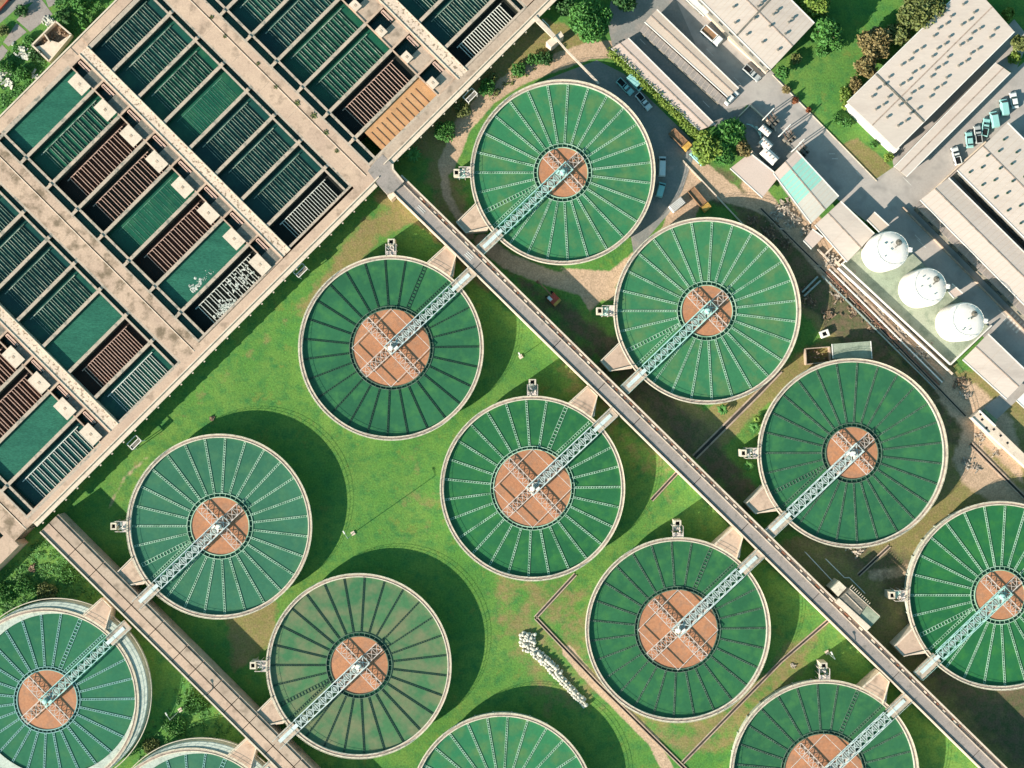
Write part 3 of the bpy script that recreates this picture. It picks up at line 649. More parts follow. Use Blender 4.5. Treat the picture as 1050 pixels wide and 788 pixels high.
def clarifier(label, px, py, rwell, kind, wmat, lmat, bmat, ext=21, a0=None, scale=1.0, gmat='grate', bang=None, gap_dark=False, skipstair=False):
    c = W(px, py, ZT); root = thing('clarifier_tank', label, 'clarifier tank', (c.x, c.y, 0), 0, 'round clarifier tanks')
    rT = TR*scale; rin = rT-1.0; rw = rwell*TS; ro = rw+ (.95 if kind != 'L' else .75)
    k = ('wall', scale)
    if k not in cache:
        mb = MB(); mb.lathe([(rT-.8,0),(rT-.8,ZT-.5),(rT,ZT-.4),(rT,ZT-.05),(rT-.12,ZT-.05),(rT-.88,ZT-.05),(rin,ZT-.05),(rin,3.0)], 144)
        me = bpy.data.meshes.new('tank_wall'); me.from_pydata(mb.v,[],mb.f); me.update(); me.materials.append(M['tankwall']); me.materials.append(M['rimdeck'])
        for i, p in enumerate(me.polygons):
            if i % 7 in (4,5,3): p.material_index = 1
        cache[k] = me
        mb = MB()
        for (ra, rb) in ((rT-.30, rT+.02), (rin-.02, rin+.24)): mb.lathe([(ra,ZT-.06),(ra,ZT+.06),(rb,ZT+.06),(rb,ZT-.4 if rb > rT-.1 else ZT-.06),(ra,ZT-.06)], 144)
        me = bpy.data.meshes.new('rim_kerb'); me.from_pydata(mb.v,[],mb.f); me.update(); me.materials.append(M['rimlip']); cache[('kerb',scale)] = me
        mb = MB()
        for zz in (ZT+.55, ZT+1.05): mb.lathe([(rT-.14,zz-.02),(rT-.1,zz+.02),(rT-.06,zz-.02),(rT-.14,zz-.02)], 144)
        for i in range(72):
            a = i*2*PI/72; mb.bar((math.cos(a)*(rT-.1),math.sin(a)*(rT-.1),ZT),(math.cos(a)*(rT-.1),math.sin(a)*(rT-.1),ZT+1.05),.05)
        me = bpy.data.meshes.new('guard_rail'); me.from_pydata(mb.v,[],mb.f); me.update(); me.materials.append(M['rimlip']); cache[('rail',scale)] = me
        # pilasters on the outer wall
        mb = MB()
        mb.bar((rT-.75,0,0),(rT-.75,0,ZT-.45),.35)
        me = bpy.data.meshes.new('pilaster'); me.from_pydata(mb.v,[],mb.f); me.update(); me.materials.append(M['tankwall']); cache[('pil',scale)] = me
    put('tank_wall', cache[k], root); put('rim_kerb', cache[('kerb',scale)], root); put('guard_rail', cache[('rail',scale)], root); [put('wall_pilaster', cache[('pil',scale)], root, None, i*2*PI/30) for i in range(30)]
    mb = MB(); mb.lathe([(ro,ZWT),(rin-.55,ZWT),(rin,ZWT)], 128); mb.f = [f[::-1] for f in mb.f]
    wm_ = M[wmat].copy()
    for nd in wm_.node_tree.nodes:
        if nd.type == 'HUE_SAT': nd.inputs['Saturation'].default_value = random.uniform(.88, 1.03); nd.inputs['Hue'].default_value = random.uniform(.492, .508)
    mb.build('tank_water', wm_, root)
    # ring channel round the well
    mb = MB()
    for (ra, rb) in ((rw-.12, rw+.1), (ro-.08, ro+.08)): mb.lathe([(ra,ZWT-.5),(ra,ZWT+.2),(rb,ZWT+.2),(rb,ZWT-.5)], 96)
    for i in range(36 if kind != 'L' else 48):
        a = i*2*PI/(36 if kind != 'L' else 48); ca, sa = math.cos(a), math.sin(a); mb.bar(((rw+.1)*ca,(rw+.1)*sa,ZWT+.1),((ro-.08)*ca,(ro-.08)*sa,ZWT+.1),.09)
    rm = lmat if lmat != 'darksteel' else 'midweir'
    mb.build('ring_channel', rm, root)
    mb = MB(); mb.lathe([(rw+.1,ZWT-.12),(ro-.08,ZWT-.12)], 96); mb.f = [f[::-1] for f in mb.f]; mb.build('ring_water', 'ring', root)
    mb = MB(); mb.lathe([(0,ZWT+.02),(rw-.12,ZWT+.02)], 96); mb.f = [f[::-1] for f in mb.f]; mb.build('well_water', 'well', root)
    # launders
    if kind == 'L': a0 = .8 if a0 is None else a0; skip = (3,4); lad = 5; ba = 43.2
    else: a0 = 6.6 if a0 is None else a0; skip = (16,); lad = 15; ba = 223.6
    if bang is not None: ba = bang
    for i in range(27):
        if i in skip: continue
        a = a0+i*360/27; wd = 1.0 if i == lad else (.42 if lmat == 'darksteel' else .42 if lmat == 'midweir' else .52)
        put('launder', launder_mesh(ro+.08, rin-.02, wd, lmat), root, None, R(a))
    b = R(ba)
    sgn = 1 if kind == 'L' else -1      # the side of the bridge that carries the inlet chamber (upper left)
    # short launder beside the bridge
    mb = MB(); y = sgn*2.3; x0 = ro*.95; x1 = math.sqrt(rin*rin-y*y)-.3
    for yy in (y-.3, y+.3): mb.box(x0, x1, yy-.05, yy+.05, ZWT-.2, ZWT+.14)
    n = int((x1-x0)/.7)
    for i in range(n): x = x0+(i+.5)*(x1-x0)/n; mb.box(x-.08, x+.08, y-.25, y+.25, ZWT, ZWT+.12)
    mb.build('launder', lmat, root, None, b)
    # bridge
    zb = ZT+.75; bl = rT+ext*TS; hwd = 1.35
    br = MB(); truss(br, -rw*(.1 if kind == 'L' else .35), rT-2.2, 2*hwd, zb, .24, .13, 1.0, True, 2.1)
    bro = br.build('bridge_truss', 'palesteel' if bmat == 'white' else bmat, root, None, b)
    dk = MB(); n = 42
    for i in range(n):
        x = -.3+(rT-2)*i/n; dk.box(x, x+(rT-2)/n*.7, -.5, .5, zb-.02, zb+.05)
    dk.build('walkway_grating', gmat, bro)
    es = MB(); es.box(rT-1.5, bl+.3, -hwd-.1, hwd+.1, ZT+.1, zb-.02); es.build('bridge_landing', 'wall', root, None, b)
    lp = MB(); lp.box(rT-2.2, bl-1.0, -.5, .45, zb-.01, zb+.12); lp.build('walkway_plate', 'palesteel', root, None, b)
    rl = MB()
    for yy in (-hwd, hwd):
        rl.bar((rT-2.2,yy,zb+1.05),(bl,yy,zb+1.05),.07)
        for i in range(6): x = rT-2.2+i*(bl-rT+2.2)/5; rl.bar((x,yy,zb),(x,yy,zb+1.05),.06)
    rl.build('railing', 'palesteel' if bmat == 'white' else bmat, root, None, b)
    # cross frame over the well
    cm = 'framesteel'
    zc = ZT+.35
    cf = MB(); truss(cf, -rw*.97, rw*.97, 2.3, zc+.12, .19, .10, .8, False, 1.7); cf.build('cross_frame', cm, root, None, b)
    cf = MB(); truss(cf, -rw*.97, rw*.97, 2.3, zc-.12, .19, .10, .8, False, 1.7); cf.build('cross_frame', cm, root, None, b+PI/2)
    if kind == 'L' and rwell > 35:
        dm = MB()
        for q in range(4):
            a, a2 = R(90*q), R(90*q+90); dm.bar((rw*math.cos(a),rw*math.sin(a),zc),(rw*math.cos(a2),rw*math.sin(a2),zc),.15)
        dm.build('diamond_frame', cm, root, None, b-R(43))
    hb = MB(); hb.lathe([(0,zb+.9),(.5,zb+.85),(.7,zb+.5),(.7,zb-.4)], 12); hb.bar((.4,-.9,zb+.3),(1.5,-.9,zb+.3),.5); hb.bar((.2,.3,zb+1),(.9,.9,zb+.9),.25)
    hb.build('drive_unit', 'teal' if bmat == 'teal' else 'white', root, None, b, smooth=False)
    # inlet chamber
    ic = MB(); y0 = sgn*1.6; e = bl-.2
    k_ = TS; P_ = [(93*k_, sgn*11.5*k_), (97*k_, sgn*10.5*k_), (115*k_, sgn*24*k_), (114.5*k_, sgn*38*k_), (86.5*k_, sgn*38.5*k_)]
    if ext < 21: P_ = [(x*(1 if i in (0,1,4) else .99), y) for i, (x, y) in enumerate(P_)]
    arc = [(math.cos(t)*(rT-.4), math.sin(t)*(rT-.4)*sgn) for t in (.38,.28,.2)]
    ic.prism(P_+arc, 0, ZT+.02); ico = ic.build('inlet_chamber', 'cream' if kind != 'L' else 'rimlip', root, None, b)
    ip = MB(); q = [(x*.9+101*k_*.1, y*.86+sgn*25*k_*.14) for x, y in P_]; ip.prism(q, ZT, ZT+.05); ip.build('chamber_slab', 'peach', ico)
    lp = MB()
    for p0_, p1_ in ((P_[3], P_[4]), (P_[0], P_[2])): lp.bar((*p0_,ZT+.2),(*p1_,ZT+.2),.22,.4)
    lp.build('chamber_kerb', 'cream', ico)
    # stair tower
    if skipstair:
        og = MB(); og.lathe([(rT-3,4.4),(rT-.1,4.4),(rT+.05,4.3),(rT+.05,0)], 120, cx=2.1, cy=1.5); og.build('outer_ledge', 'tankwall', root)
        og = MB(); og.lathe([(rT+.5,4.0),(rT+.62,4.06),(rT+.72,4.0)], 120, cx=2.4, cy=1.7)
        for q in range(0): a_ = q*2*PI/40; og.bar(((rT+.0)*math.cos(a_)+2.1,(rT+.0)*math.sin(a_)+1.5,3.9),((rT+.62)*math.cos(a_)+2.4,(rT+.62)*math.sin(a_)+1.7,4.0),.1)
        og.build('outer_rail', 'rimlip', root)
    if not skipstair:
        sa = PI/2 if kind == 'L' else PI
        st = MB(); x0 = rT-.3
        st.box(x0, x0+1.4, -1.3, 1.3, ZT-.45, ZT-.1)
        for yy in (-1.3, 1.3):
            st.bar((x0,yy,ZT+.7),(x0+3.1,yy,ZT+.7),.12); st.bar((x0,yy,ZT+.3),(x0+3.1,yy,ZT+.3),.08)
            for xx in (x0+.1, x0+1.6, x0+3.1): st.bar((xx,yy,0),(xx,yy,ZT+.7),.13)
        so_ = st.build('stair_tower', 'framesteel', root, None, sa)
        hd = MB(); X = x0+3.0
        for (a, bb, c_, d_) in ((X,X+.3,-.9,.9),(X+1.2,X+1.5,-.9,.9),(X+.3,X+1.2,-.9,-.5),(X+.3,X+1.2,.5,.9)): hd.box(a,bb,c_,d_,0,ZT-.2)
        hd.build('manhole_shaft', 'rimlip', so_)
        ho = MB(); ho.box(X+.3,X+1.2,-.5,.5,0,ZT-.9); ho.build('shaft_opening','dark', so_)
        ss = MB()
        for i in range(14):
            xx = x0+1.6+(i%7)*.28; zz = ZT-.3-i*.3; yy = -.6 if i < 7 else .6; ss.box(xx, xx+.2, yy-.5, yy+.5, max(.1,zz-.05), max(.15,zz))
        ss.box(x0+1.6, x0+3.5, -1.05, 1.05, ZT-2.36, ZT-2.3); ss.bar((x0+1.6,-.6,ZT-.4),(x0+3.4,-.6,ZT-2.3),.12); ss.bar((x0+1.6,.6,ZT-2.4),(x0+3.5,.6,.2),.12)
        ss.build('stair_flight', 'teal' if bmat == 'teal' else 'grate', so_)
        eq = MB()
        for i in range(7):
            xx = x0+.3+rnd()*2.2; yy = -1+rnd()*2; eq.bar((xx,yy,ZT-.1),(xx+.5,yy+rnd()*.6,ZT+.1+rnd()*.5),.25)
        eq.build('valve_gear', 'pinkwht', so_)
    return root
clarifier('topmost right round tank with pale zigzag spokes and pale bridge, nearest the big leafy tree', 577,177, 26,'R','wa','lite','teal')
clarifier('round tank with pale teal spokes and teal bridge beside the yellow truck and pipe yard', 725,319, 26.5,'R','wa','lite','teal', scale=1.01)
clarifier('round tank with dark spokes and a cream bridge next to the three white silos', 874,465, 27,'R','wb','midweir','white', scale=1.025)
clarifier('round tank with cream spokes cut off by the right edge', 1026,611, 26,'R','wb','lite','teal', scale=1.02)
clarifier('round tank with thin dark spokes and a wide orange well nearest the filter corner', 401,357, 40,'L','wb','darksteel','white', ext=19)
clarifier('round tank with pale grey spokes and wide orange well in the middle of the photo', 546,501, 40,'L','wb','lite','white', ext=19)
clarifier('round tank with dark spokes and wide orange well between sack pile and grey channel', 695,646, 41,'L','wb','midweir','white', ext=19)
clarifier('round tank with wide orange well cut by the bottom edge at right', 845,794, 41,'L','wb','midweir','white', ext=19, scale=1.02)
clarifier('round tank with pale spokes and small orange well inside the large left lawn', 225,540, 30,'R','wd','lite','white', scale=1.0)
clarifier('round tank with hazy brownish green water and dark spokes in the lower left rank', 368,683, 30,'R','wc','darksteel','white', scale=1.0)
clarifier('round tank with pale spokes at the bottom middle, only its top showing', 515,826, 30,'R','wa','lite','white', scale=1.0)
clarifier('round tank with bluish spokes and aqua bridge at the lower left edge', 47.5,718.5, 31,'L','wd','liteblue','teal', ext=19, bang=43, skipstair=True)
clarifier('round tank mostly below the bottom edge beside the brown channel', 196,862, 31,'L','wd','liteblue','teal', ext=19, bang=43, skipstair=True)

# ------------------------------------------------------------------ drains, pipes, lamp posts
def drain(label, pts, wd=.9, z=.25):
    a = W(*pts[0]); root = thing('drain', label, 'drain', (a.x, a.y, 0), 0, 'open concrete drains')
    mb = MB(); dm = MB()
    for p, q in zip(pts, pts[1:]):
        P_, Q_ = W(*p)-a, W(*q)-a; d = (Q_-P_).normalized(); n = Vector((-d.y, d.x, 0))*wd*.42
        for sg in (-1, 1): mb.bar(P_+n*sg+Vector((0,0,z/2)), Q_+n*sg+Vector((0,0,z/2)), wd*.28, z)
        dm.bar(P_+Vector((0,0,.04)), Q_+Vector((0,0,.04)), wd*.56, .03)
    mb.build('drain_edge', 'peach2', root); dm.build('drain_bed', 'joint', root)
drain('L shaped drain behind the white sack pile', [(590,589),(549,633.5),(612,700),(704,790)])
drain('drain passing between the two lower middle tanks', [(700,782),(801,678),(852,634)])
drain('short drain beside the central tank, left of the grey channel', [(668,513),(695,484)])
drain('drain right of the grey channel running to the wall plants', [(712,469),(778,403),(800,380)], 1.4)
drain('thin drain along the pipe yard wall', [(780,214),(870,303),(990,427)], .7)
drain('drain between the two rightmost tanks', [(995,455),(1030,490),(1060,520)], 1.0)
drain('short drain crossing the shaded strip near the right tanks', [(880,590),(912,560)], .9)
def pipe(label, pts, r=.14, m='white', z=.4, name='pipe', cat='pipe', group=None):
    a = W(*pts[0]); root = thing(name, label, cat, (a.x,a.y,0), 0, group); mb = MB()
    P = [W(*p)+Vector((0,0,z))-a for p in pts]
    for p, q in zip(P, P[1:]): mb.bar(p, q, r*2)
    mb.build('pipe_run', m, root); s = MB()
    for p, q in zip(P, P[1:]):
        n = max(1, int((q-p).length/3))
        for i in range(n+1): t = p.lerp(q, i/n); s.bar((t.x,t.y,0),(t.x,t.y,t.z),.12)
    s.build('pipe_support', m, root)
pipe('white handrail line bending past the green topped annex', [(846,573),(865,592),(870,592),(886,608)], .1, 'white', 1.0)
pipe('white handrail line ending at the pink platform', [(825,566),(856,599)], .1, 'white', 1.0)
for i, (o, m_, r_) in enumerate([(0,'cream',.3),(5,'peach2',.22),(9,'white',.16),(13,'rust',.14),(19,'grate',.16)]):
    lab = ['thick cream pipe running just outside the silo yard wall','brown pipe second from the silo yard wall','thin white pipe between the brown and rusty ones','thin rusty pipe along the rubble strip','grey pipe farthest from the silo yard'][i]
    pipe(lab, [(848-o*.7+8,262+o*.7+8),(972-o*.7,388+o*.7-2)] if i else [(856,268),(976,384)], r_, m_, .35+i*.02, group='pipes below the silo yard')
def lamp(label, px, py, h, arm=1.6):
    a = W(px, py); root = thing('lamp_post', label, 'lamp post', (a.x,a.y,0), R(120), 'lamp posts')
    mb = MB(); mb.bar((0,0,0),(0,0,h),.16); mb.bar((0,0,h),(arm,0,h+.3),.1); mb.build('pole','grate',root)
    mb = MB(); mb.taper(arm-.3,arm+.6,-.18,.18,h+.2, arm-.2,arm+.5,-.1,.1,h+.4); mb.build('lamp_head','wht',root)
    mb = MB(); mb.box(-.5,.5,-.5,.5,0,.3); mb.build('footing','cream',root)
lamp('tall lamp post on the open lawn left of the central tank', 362,547, 12)
lamp('short lamp post on the lawn beside the shadow near the grey channel', 534,366, 3.4, .6)
lamp('lamp post in the grass below the brown channel', 185,728, 11)
lamp('lamp post beside the grey channel at the lower right', 848,669, 9)

# ------------------------------------------------------------------ white sacks
def sacks():
    mb = MB(); mb.lathe([(0,.62),(.18,.66),(.36,.5),(.44,.28),(.40,.05),(.3,0)], 9)
    mb.v = [(x*1.15, y*.95, z) for x, y, z in mb.v]
    me = bpy.data.meshes.new('white_sack'); me.from_pydata(mb.v,[],mb.f); me.update(); me.materials.append(M['bag'])
    for p in me.polygons: p.use_smooth = True
    first = True; n = 0
    def one(px, py, z):
        nonlocal first, n
        a = W(px, py, z); o = put('white_sack', me, None, (a.x,a.y,z), rnd()*6); sc = .85+.35*rnd(); o.scale = (sc, sc*(.85+.3*rnd()), .9+.3*rnd())
        o.rotation_euler.x = random.gauss(0,.1); o.rotation_euler.y = random.gauss(0,.1)
        tag(o, 'bulging white sack in the long pile on the lawn', 'sack', 'white sacks piled on the lawn'); n += 1
    for i in range(6):
        for j in range(6):
            if (i, j) in ((0,5),(5,0),(0,0)): continue
            one(534+i*2.7+random.gauss(0,.35), 648+j*3.5+random.gauss(0,.35)+i*.7, 0)
    for _ in range(16): one(536+rnd()*13, 650+rnd()*13, .55)
    for i in range(11):
        for j in range(4):
            t = i/10; o = (j-1.5)*2.7; one(548+25*t+o*.72+random.gauss(0,.25), 668+23*t-o*.70+random.gauss(0,.25), 0)
        o = random.choice((-1.4,1.2)); one(549+25*i/10+o, 669+22*i/10-o, .55)
    for i in range(16):
        for j in range(3 if i < 14 else 2):
            t = i/15; o = (j-1)*2.7; one(571+30*t+o*.7+random.gauss(0,.25), 692+31*t-o*.7+random.gauss(0,.25), 0)
        if i % 2: one(571+30*t, 692+31*t, .55)
sacks()

# ------------------------------------------------------------------ buildings
def lerp(a, b, t): return (a[0]+(b[0]-a[0])*t, a[1]+(b[1]-a[1])*t)
def building(name, label, cat, quad, h, roof='roof', ridge=.8, wall='bwall', bands=None, vents=0, seams=0, over=.7, ventpat=None, group=None, trim=True):
    """quad: photo corners A,B,C,D at eave height; the ridge runs from mid(A,D) to mid(B,C)."""
    P = [W(x, y, h) for x, y in quad]; c = sum(P, Vector())/4
    root = thing(name, label, cat, (c.x, c.y, 0), 0, group); q = [p-Vector((c.x,c.y,0)) for p in P]
    A, B, C_, D = q; cc = (A+B+C_+D)/4
    ins = [p+(cc-p).normalized()*over*1.4 for p in q]
    mb = MB(); mb.prism([(p.x,p.y) for p in ins], 0, h-.05); wo = mb.build('wall', wall, root)
    def surf(u, v):     # u along A->B, v across A->D
        p = A.lerp(B, u); r = D.lerp(C_, u); s = p.lerp(r, v); s = s.copy(); s.z = h+.12+ridge*(1-abs(2*v-1)); return s
    bands = bands or [(0, 1, roof)]
    ro = None
    for (u0, u1, m_) in bands:
        mb = MB(); vsx = [0,.5,1] if ridge else [0,1]
        for v0, v1 in zip(vsx, vsx[1:]):
            a, b, c2, d = surf(u0,v0), surf(u1,v0), surf(u1,v1), surf(u0,v1); dn = Vector((0,0,-.14))
            mb.add([a,b,c2,d,a+dn,b+dn,c2+dn,d+dn], [(0,1,2,3),(7,6,5,4),(0,4,5,1),(1,5,6,2),(2,6,7,3),(3,7,4,0)])
        ro = mb.build('roof', m_, root)
    if ridge:
        for u in (0.004, .996):
            mb = MB(); mb.add([surf(u,0)-Vector((0,0,.15)), surf(u,1)-Vector((0,0,.15)), surf(u,.5)-Vector((0,0,.16))], [(0,1,2)]); mb.build('gable', wall, root)
        mb = MB(); mb.bar(surf(0,.5)+Vector((0,0,.03)), surf(1,.5)+Vector((0,0,.03)), .3, .08); mb.build('ridge_cap', 'rimdeck', ro)
    if trim:
        mb = MB()
        for v in (0, 1): mb.bar(surf(0,v)+Vector((0,0,-.03)), surf(1,v)+Vector((0,0,-.03)), .22, .25)
        mb.build('gutter', 'wht', root)
    if name == 'warehouse' and vents == 'v':
        u = .233 if 'largest' in label else .65; jm = MB()
        for v0, v1 in ((0,.5),(.5,1)): jm.bar(surf(u,v0)+Vector((0,0,.06)), surf(u,v1)+Vector((0,0,.06)), .45, .18)
        jm.build('roof_joint', 'slab', ro)
    sm = MB()
    for i in range(1, seams):
        u = i/seams
        for v0, v1 in ([(0,.5),(.5,1)] if ridge else [(0,1)]): sm.bar(surf(u,v0)+Vector((0,0,.005)), surf(u,v1)+Vector((0,0,.005)), .1, .03)
    if seams: sm.build('roof_seam', 'roof2', ro)
    # windows along the long walls
    L_ = (B-A).length; nW = max(2, int(L_/3.5)); key = ('win',)
    if key not in cache:
        wm = MB(); wm.box(-.7,.7,-.05,.05,0,1.1); me = bpy.data.meshes.new('window'); me.from_pydata(wm.v,[],wm.f); me.update(); me.materials.append(M['glass']); cache[key] = me
    for a, b in ((ins[3], ins[2]), (ins[0], ins[1])):
        dvec_ = (b-a); ang = math.atan2(dvec_.y, dvec_.x)
        for i in range(min(nW, 14)):
            p = a.lerp(b, (i+.5)/min(nW,14)); put('window', cache[key], root, (p.x, p.y, h*.45), ang)
    if ventpat:
        key = ('vent', vents)
        if key not in cache:
            vm = MB()
            if vents == 'dark': vm.box(-.22,.22,-.22,.22,0,.55); vmm = 'darksteel'
            else: vm.lathe([(0,.75),(.3,.7),(.38,.45),(.25,.3),(.25,0)], 8); vmm = 'bwall'
            me = bpy.data.meshes.new('roof_vent'); me.from_pydata(vm.v,[],vm.f); me.update(); me.materials.append(M[vmm]); cache[key] = me
        for u, v in ventpat:
            s = surf(u, v); o = put('roof_vent', cache[key], root, s)
    return root, surf
# two long sheds beside the hedge
building('long_shed','long narrow pinkish shed roof directly beside the clipped hedge','shed',[(626.7,50),(717,134),(733.3,128),(644.4,39.4)],2.2,'roofpink',.12, seams=24)
building('long_shed','long narrow tan shed roof with parking bays along its lower side','shed',[(661,23),(746,100),(757.5,91),(673.6,10)],2.6,'roof2',.12, seams=22)
building('parking_canopy','grey open fronted canopy strip attached below the tan shed','canopy',[(656,32),(740,109),(745,102),(661,25)],2.1,'grey',0, wall='slab', seams=20, trim=False)
vp = [(.58+.4*((i*37)%10)/10, .12+.76*((i*53)%9)/9) for i in range(14)]+[(.15+.4*((i*31)%7)/7, .12+.76*((i*23)%5)/5) for i in range(8)]
building('warehouse','pale gabled warehouse at the top centre right with scattered small roof vents','warehouse',[(690,-28),(790,72),(835,24),(735,-76)],7,'roof',.45,vents='v',ventpat=vp, seams=30)
vpI = []
for i in range(17):
    for j in range(4): 
        if (i+j*2) % 5: vpI.append((.07+.86*i/17+.012*j, .17+.2*j+.03*(i%2)))
building('warehouse','largest pale warehouse at the upper right, roof dotted with dozens of vents','warehouse',[(868.5,105),(994,-18),(1040,33),(919,153.5)],6.5,'roof',.3,vents='v',ventpat=vpI[:60], seams=0)
building('canopy_roof','long narrow pale canopy parallel to the largest warehouse','canopy',[(916.7,171.4),(1021,64.7),(1036,75),(929.4,181.5)],4,'roof',.15, seams=0)
vpH = [(.06+.11*i+.03*(j%2), .1+.17*j) for i in range(9) for j in range(5)]
building('warehouse','pale warehouse at the right edge dotted with dark roof vents','warehouse',[(981.5,175),(1100,294),(1150,244),(1033,126)],7,'roof',.4,vents='dark',ventpat=vpH, seams=26)
building('warehouse','long ribbed warehouse between the silos and the vent dotted warehouse','warehouse',[(943.4,205.4),(1080,343),(1110,318),(972.6,182.5)],5,'roof',.5, seams=34)
building('side_canopy','narrow glassy grey canopy along the silo side of the ribbed warehouse','canopy',[(938,211),(1075,349),(1080,344),(943,206)],3.6,'grey',0, wall='slab', seams=16, trim=False)
building('workshop','workshop whose long roof is aqua in the middle with pink and grey ends','workshop',[(793,178),(831.7,229.5),(860,201.6),(816.5,154.5)],4,'roofteal',.3,
         bands=[(0,.14,'roofpink'),(.14,.62,'roofteal'),(.62,1,'roofstripe')], seams=14)
building('shed','plain pinkish roof touching the workshop and the bushes','shed',[(748.5,173),(781.5,203),(799,181),(769,157)],2.6,'roofpink',.0)
building('shed','cream roof split in four panels beside the first silo','shed',[(835.5,231),(868.5,269),(896.4,239.7),(862,206.7)],3.2,'roof',.2, seams=2)
building('shed','small square tan roof behind the first silo','shed',[(889,225.7),(903,239.7),(912,232),(896.4,217.6)],3.5,'roof2',0)
building('shed','small square pinkish hut roof beside the pipe racks','hut',[(823.6,247),(832,255.7),(844,243.5),(833,235)],3,'roofpink',0)
building('shed','small pink roof between the second and third silos','hut',[(972,299),(978,306),(987,301),(976,291)],3.5,'roofpink',0)
building('shed','cream gabled roof below the third silo at the right edge','shed',[(987,369),(1032,409.5),(1056,384),(1013,342.5)],3.2,'roof',.3, seams=3)
building('shed','pale hut roof half in the shadow above the dark spoked right tank','hut',[(853,353),(854,368),(894,368),(892.6,350)],3,'pad',0)
building('shed','long pink white hut at the top edge beside the vent dotted warehouse','hut',[(697,-6),(722,17),(728,12),(703,-12)],3.2,'wht',0)
# yards, walls
def wallrun(name, label, cat, pts, wd, h, m, z0=0, group=None):
    a = W(*pts[0]); root = thing(name, label, cat, (a.x,a.y,0), 0, group); mb = MB()
    for p, q in zip(pts, pts[1:]): mb.bar(W(*p)-a+Vector((0,0,z0+h/2)), W(*q)-a+Vector((0,0,z0+h/2)), wd, h)
    mb.build('wall_run', m, root); return root
def silo_yard():
    pts = [(863,271),(898,240),(906,232),(1015,337),(974,374)]
    root = thing('silo_yard_slab', 'pale green raised slab carrying the three white silos', 'slab', (*W2(935,300),0)); off = root.location
    mb = MB(); mb.prism([W2(x,y) for x,y in pts], 0, .35); mb.v = [(x-off.x,y-off.y,z) for x,y,z in mb.v]; mb.build('slab_top','pad',root)
    mb = MB()
    for a, b in (((863,271),(974,374)),((974,374),(1016,334)),((863,271),(898,240)),((859,275),(972,380))):
        mb.bar(W(*a,.9), W(*b,.9), .35, 1.4)
    mb.v = [(x-off.x,y-off.y,z) for x,y,z in mb.v]; mb.build('kerb_wall','wht',root)
    sh = [('white domed silo nearest the four panel roof', 916,254.4), ('white domed silo in the middle of the row, with a dark stain by its hatch', 954.6,292), ('white domed silo at the lower right end of the row', 993.4,327.5)]
    for i, (lab, px, py) in enumerate(sh):
        hs = 9.0; a = W(px-4, py+2.5, hs); r = 4.85
        s = thing('silo', lab, 'silo', (a.x,a.y,.35), 0, 'white silos')
        mb = MB(); mb.lathe([(r,0),(r,hs-.6),(r-.12,hs-.3)], 56); mb.build('silo_shell','silo',s,smooth=True)
        mb = MB(); mb.lathe([(r-.12,hs-.3),(r-.3,hs-.1),(r*.6,hs+.12),(r*.25,hs+.26),(0,hs+.3)], 56); d = mb.build('dome','silo',s,smooth=True)
        mb = MB()
        for k in range(20):
            a0 = k*2*PI/20; mb.bar((r*.92*math.cos(a0),r*.92*math.sin(a0),hs+.0),(r*.92*math.cos(a0),r*.92*math.sin(a0),hs+.9),.06)
            a1 = a0+2*PI/20; mb.bar((r*.92*math.cos(a0),r*.92*math.sin(a0),hs+.9),(r*.92*math.cos(a1),r*.92*math.sin(a1),hs+.9),.06)
        mb.build('guard_rail','white',s)
        mb = MB(); mb.box(1.9,2.6,1.4,2.0,hs+.1,hs+1.1); mb.bar((1.2,.6,hs+.6),(2.3,1.7,hs+.75),.25); mb.build('filter_unit','slab',s)
        for k in range(6):
            a0 = rnd()*6; q = rnd()*2.8; mb = MB(); mb.bar((q*math.cos(a0),q*math.sin(a0),hs+.05),(q*math.cos(a0)+.35,q*math.sin(a0)+.2,hs+.5),.25); mb.build('hatch','grate',s)
        mb = MB(); mb.lathe([(0,hs+.24),(.75,hs+.2),(.85,hs+.0)], 20, cx=2.2, cy=1.9); mb.build('vent_cover','slab',s)
        mb = MB(); mb.bar((r+.3,.4,0),(r+.3,.4,hs+1),.12); mb.bar((r+.3,-.3,0),(r+.3,-.3,hs+1),.12)
        for k in range(18): mb.bar((r+.3,.4,.4*k+.3),(r+.3,-.3,.4*k+.3),.07)
        mb.box(r-.2,r+.8,-.5,.7,hs-.05,hs+.05); mb.build('ladder','white',s)
silo_yard()
wallrun('boundary_wall','thin cream kerb fence between the upper lawn and the main road','fence',[(792,77),(866,152),(899,186)],.14,.25,'rimlip')
wallrun('boundary_wall','low wall along the dark shaded road edge beside the ribbed warehouse','fence',[(925,213),(1062,352)],.25,1.0,'peach2')
wallrun('boundary_wall','thin wall from the yellow truck to the pinkish roof','wall',[(700,165),(735,202),(778,248)],.3,.5,'cream')
wallrun('loading_dock','white trimmed loading ledge along the top warehouse','loading dock',[(700,-8),(724,14),(748,40),(786,75)],1.0,1.2,'cream')
wallrun('facade_screen','white slatted facade at the short end of the largest warehouse','facade',[(866,109),(892,135),(916,157)],1.1,4.5,'wht')
wallrun('bay_wall','wall above the road between the car yard and the canopy','wall',[(948,203),(981,172),(1010,146)],.4,.8,'cream')
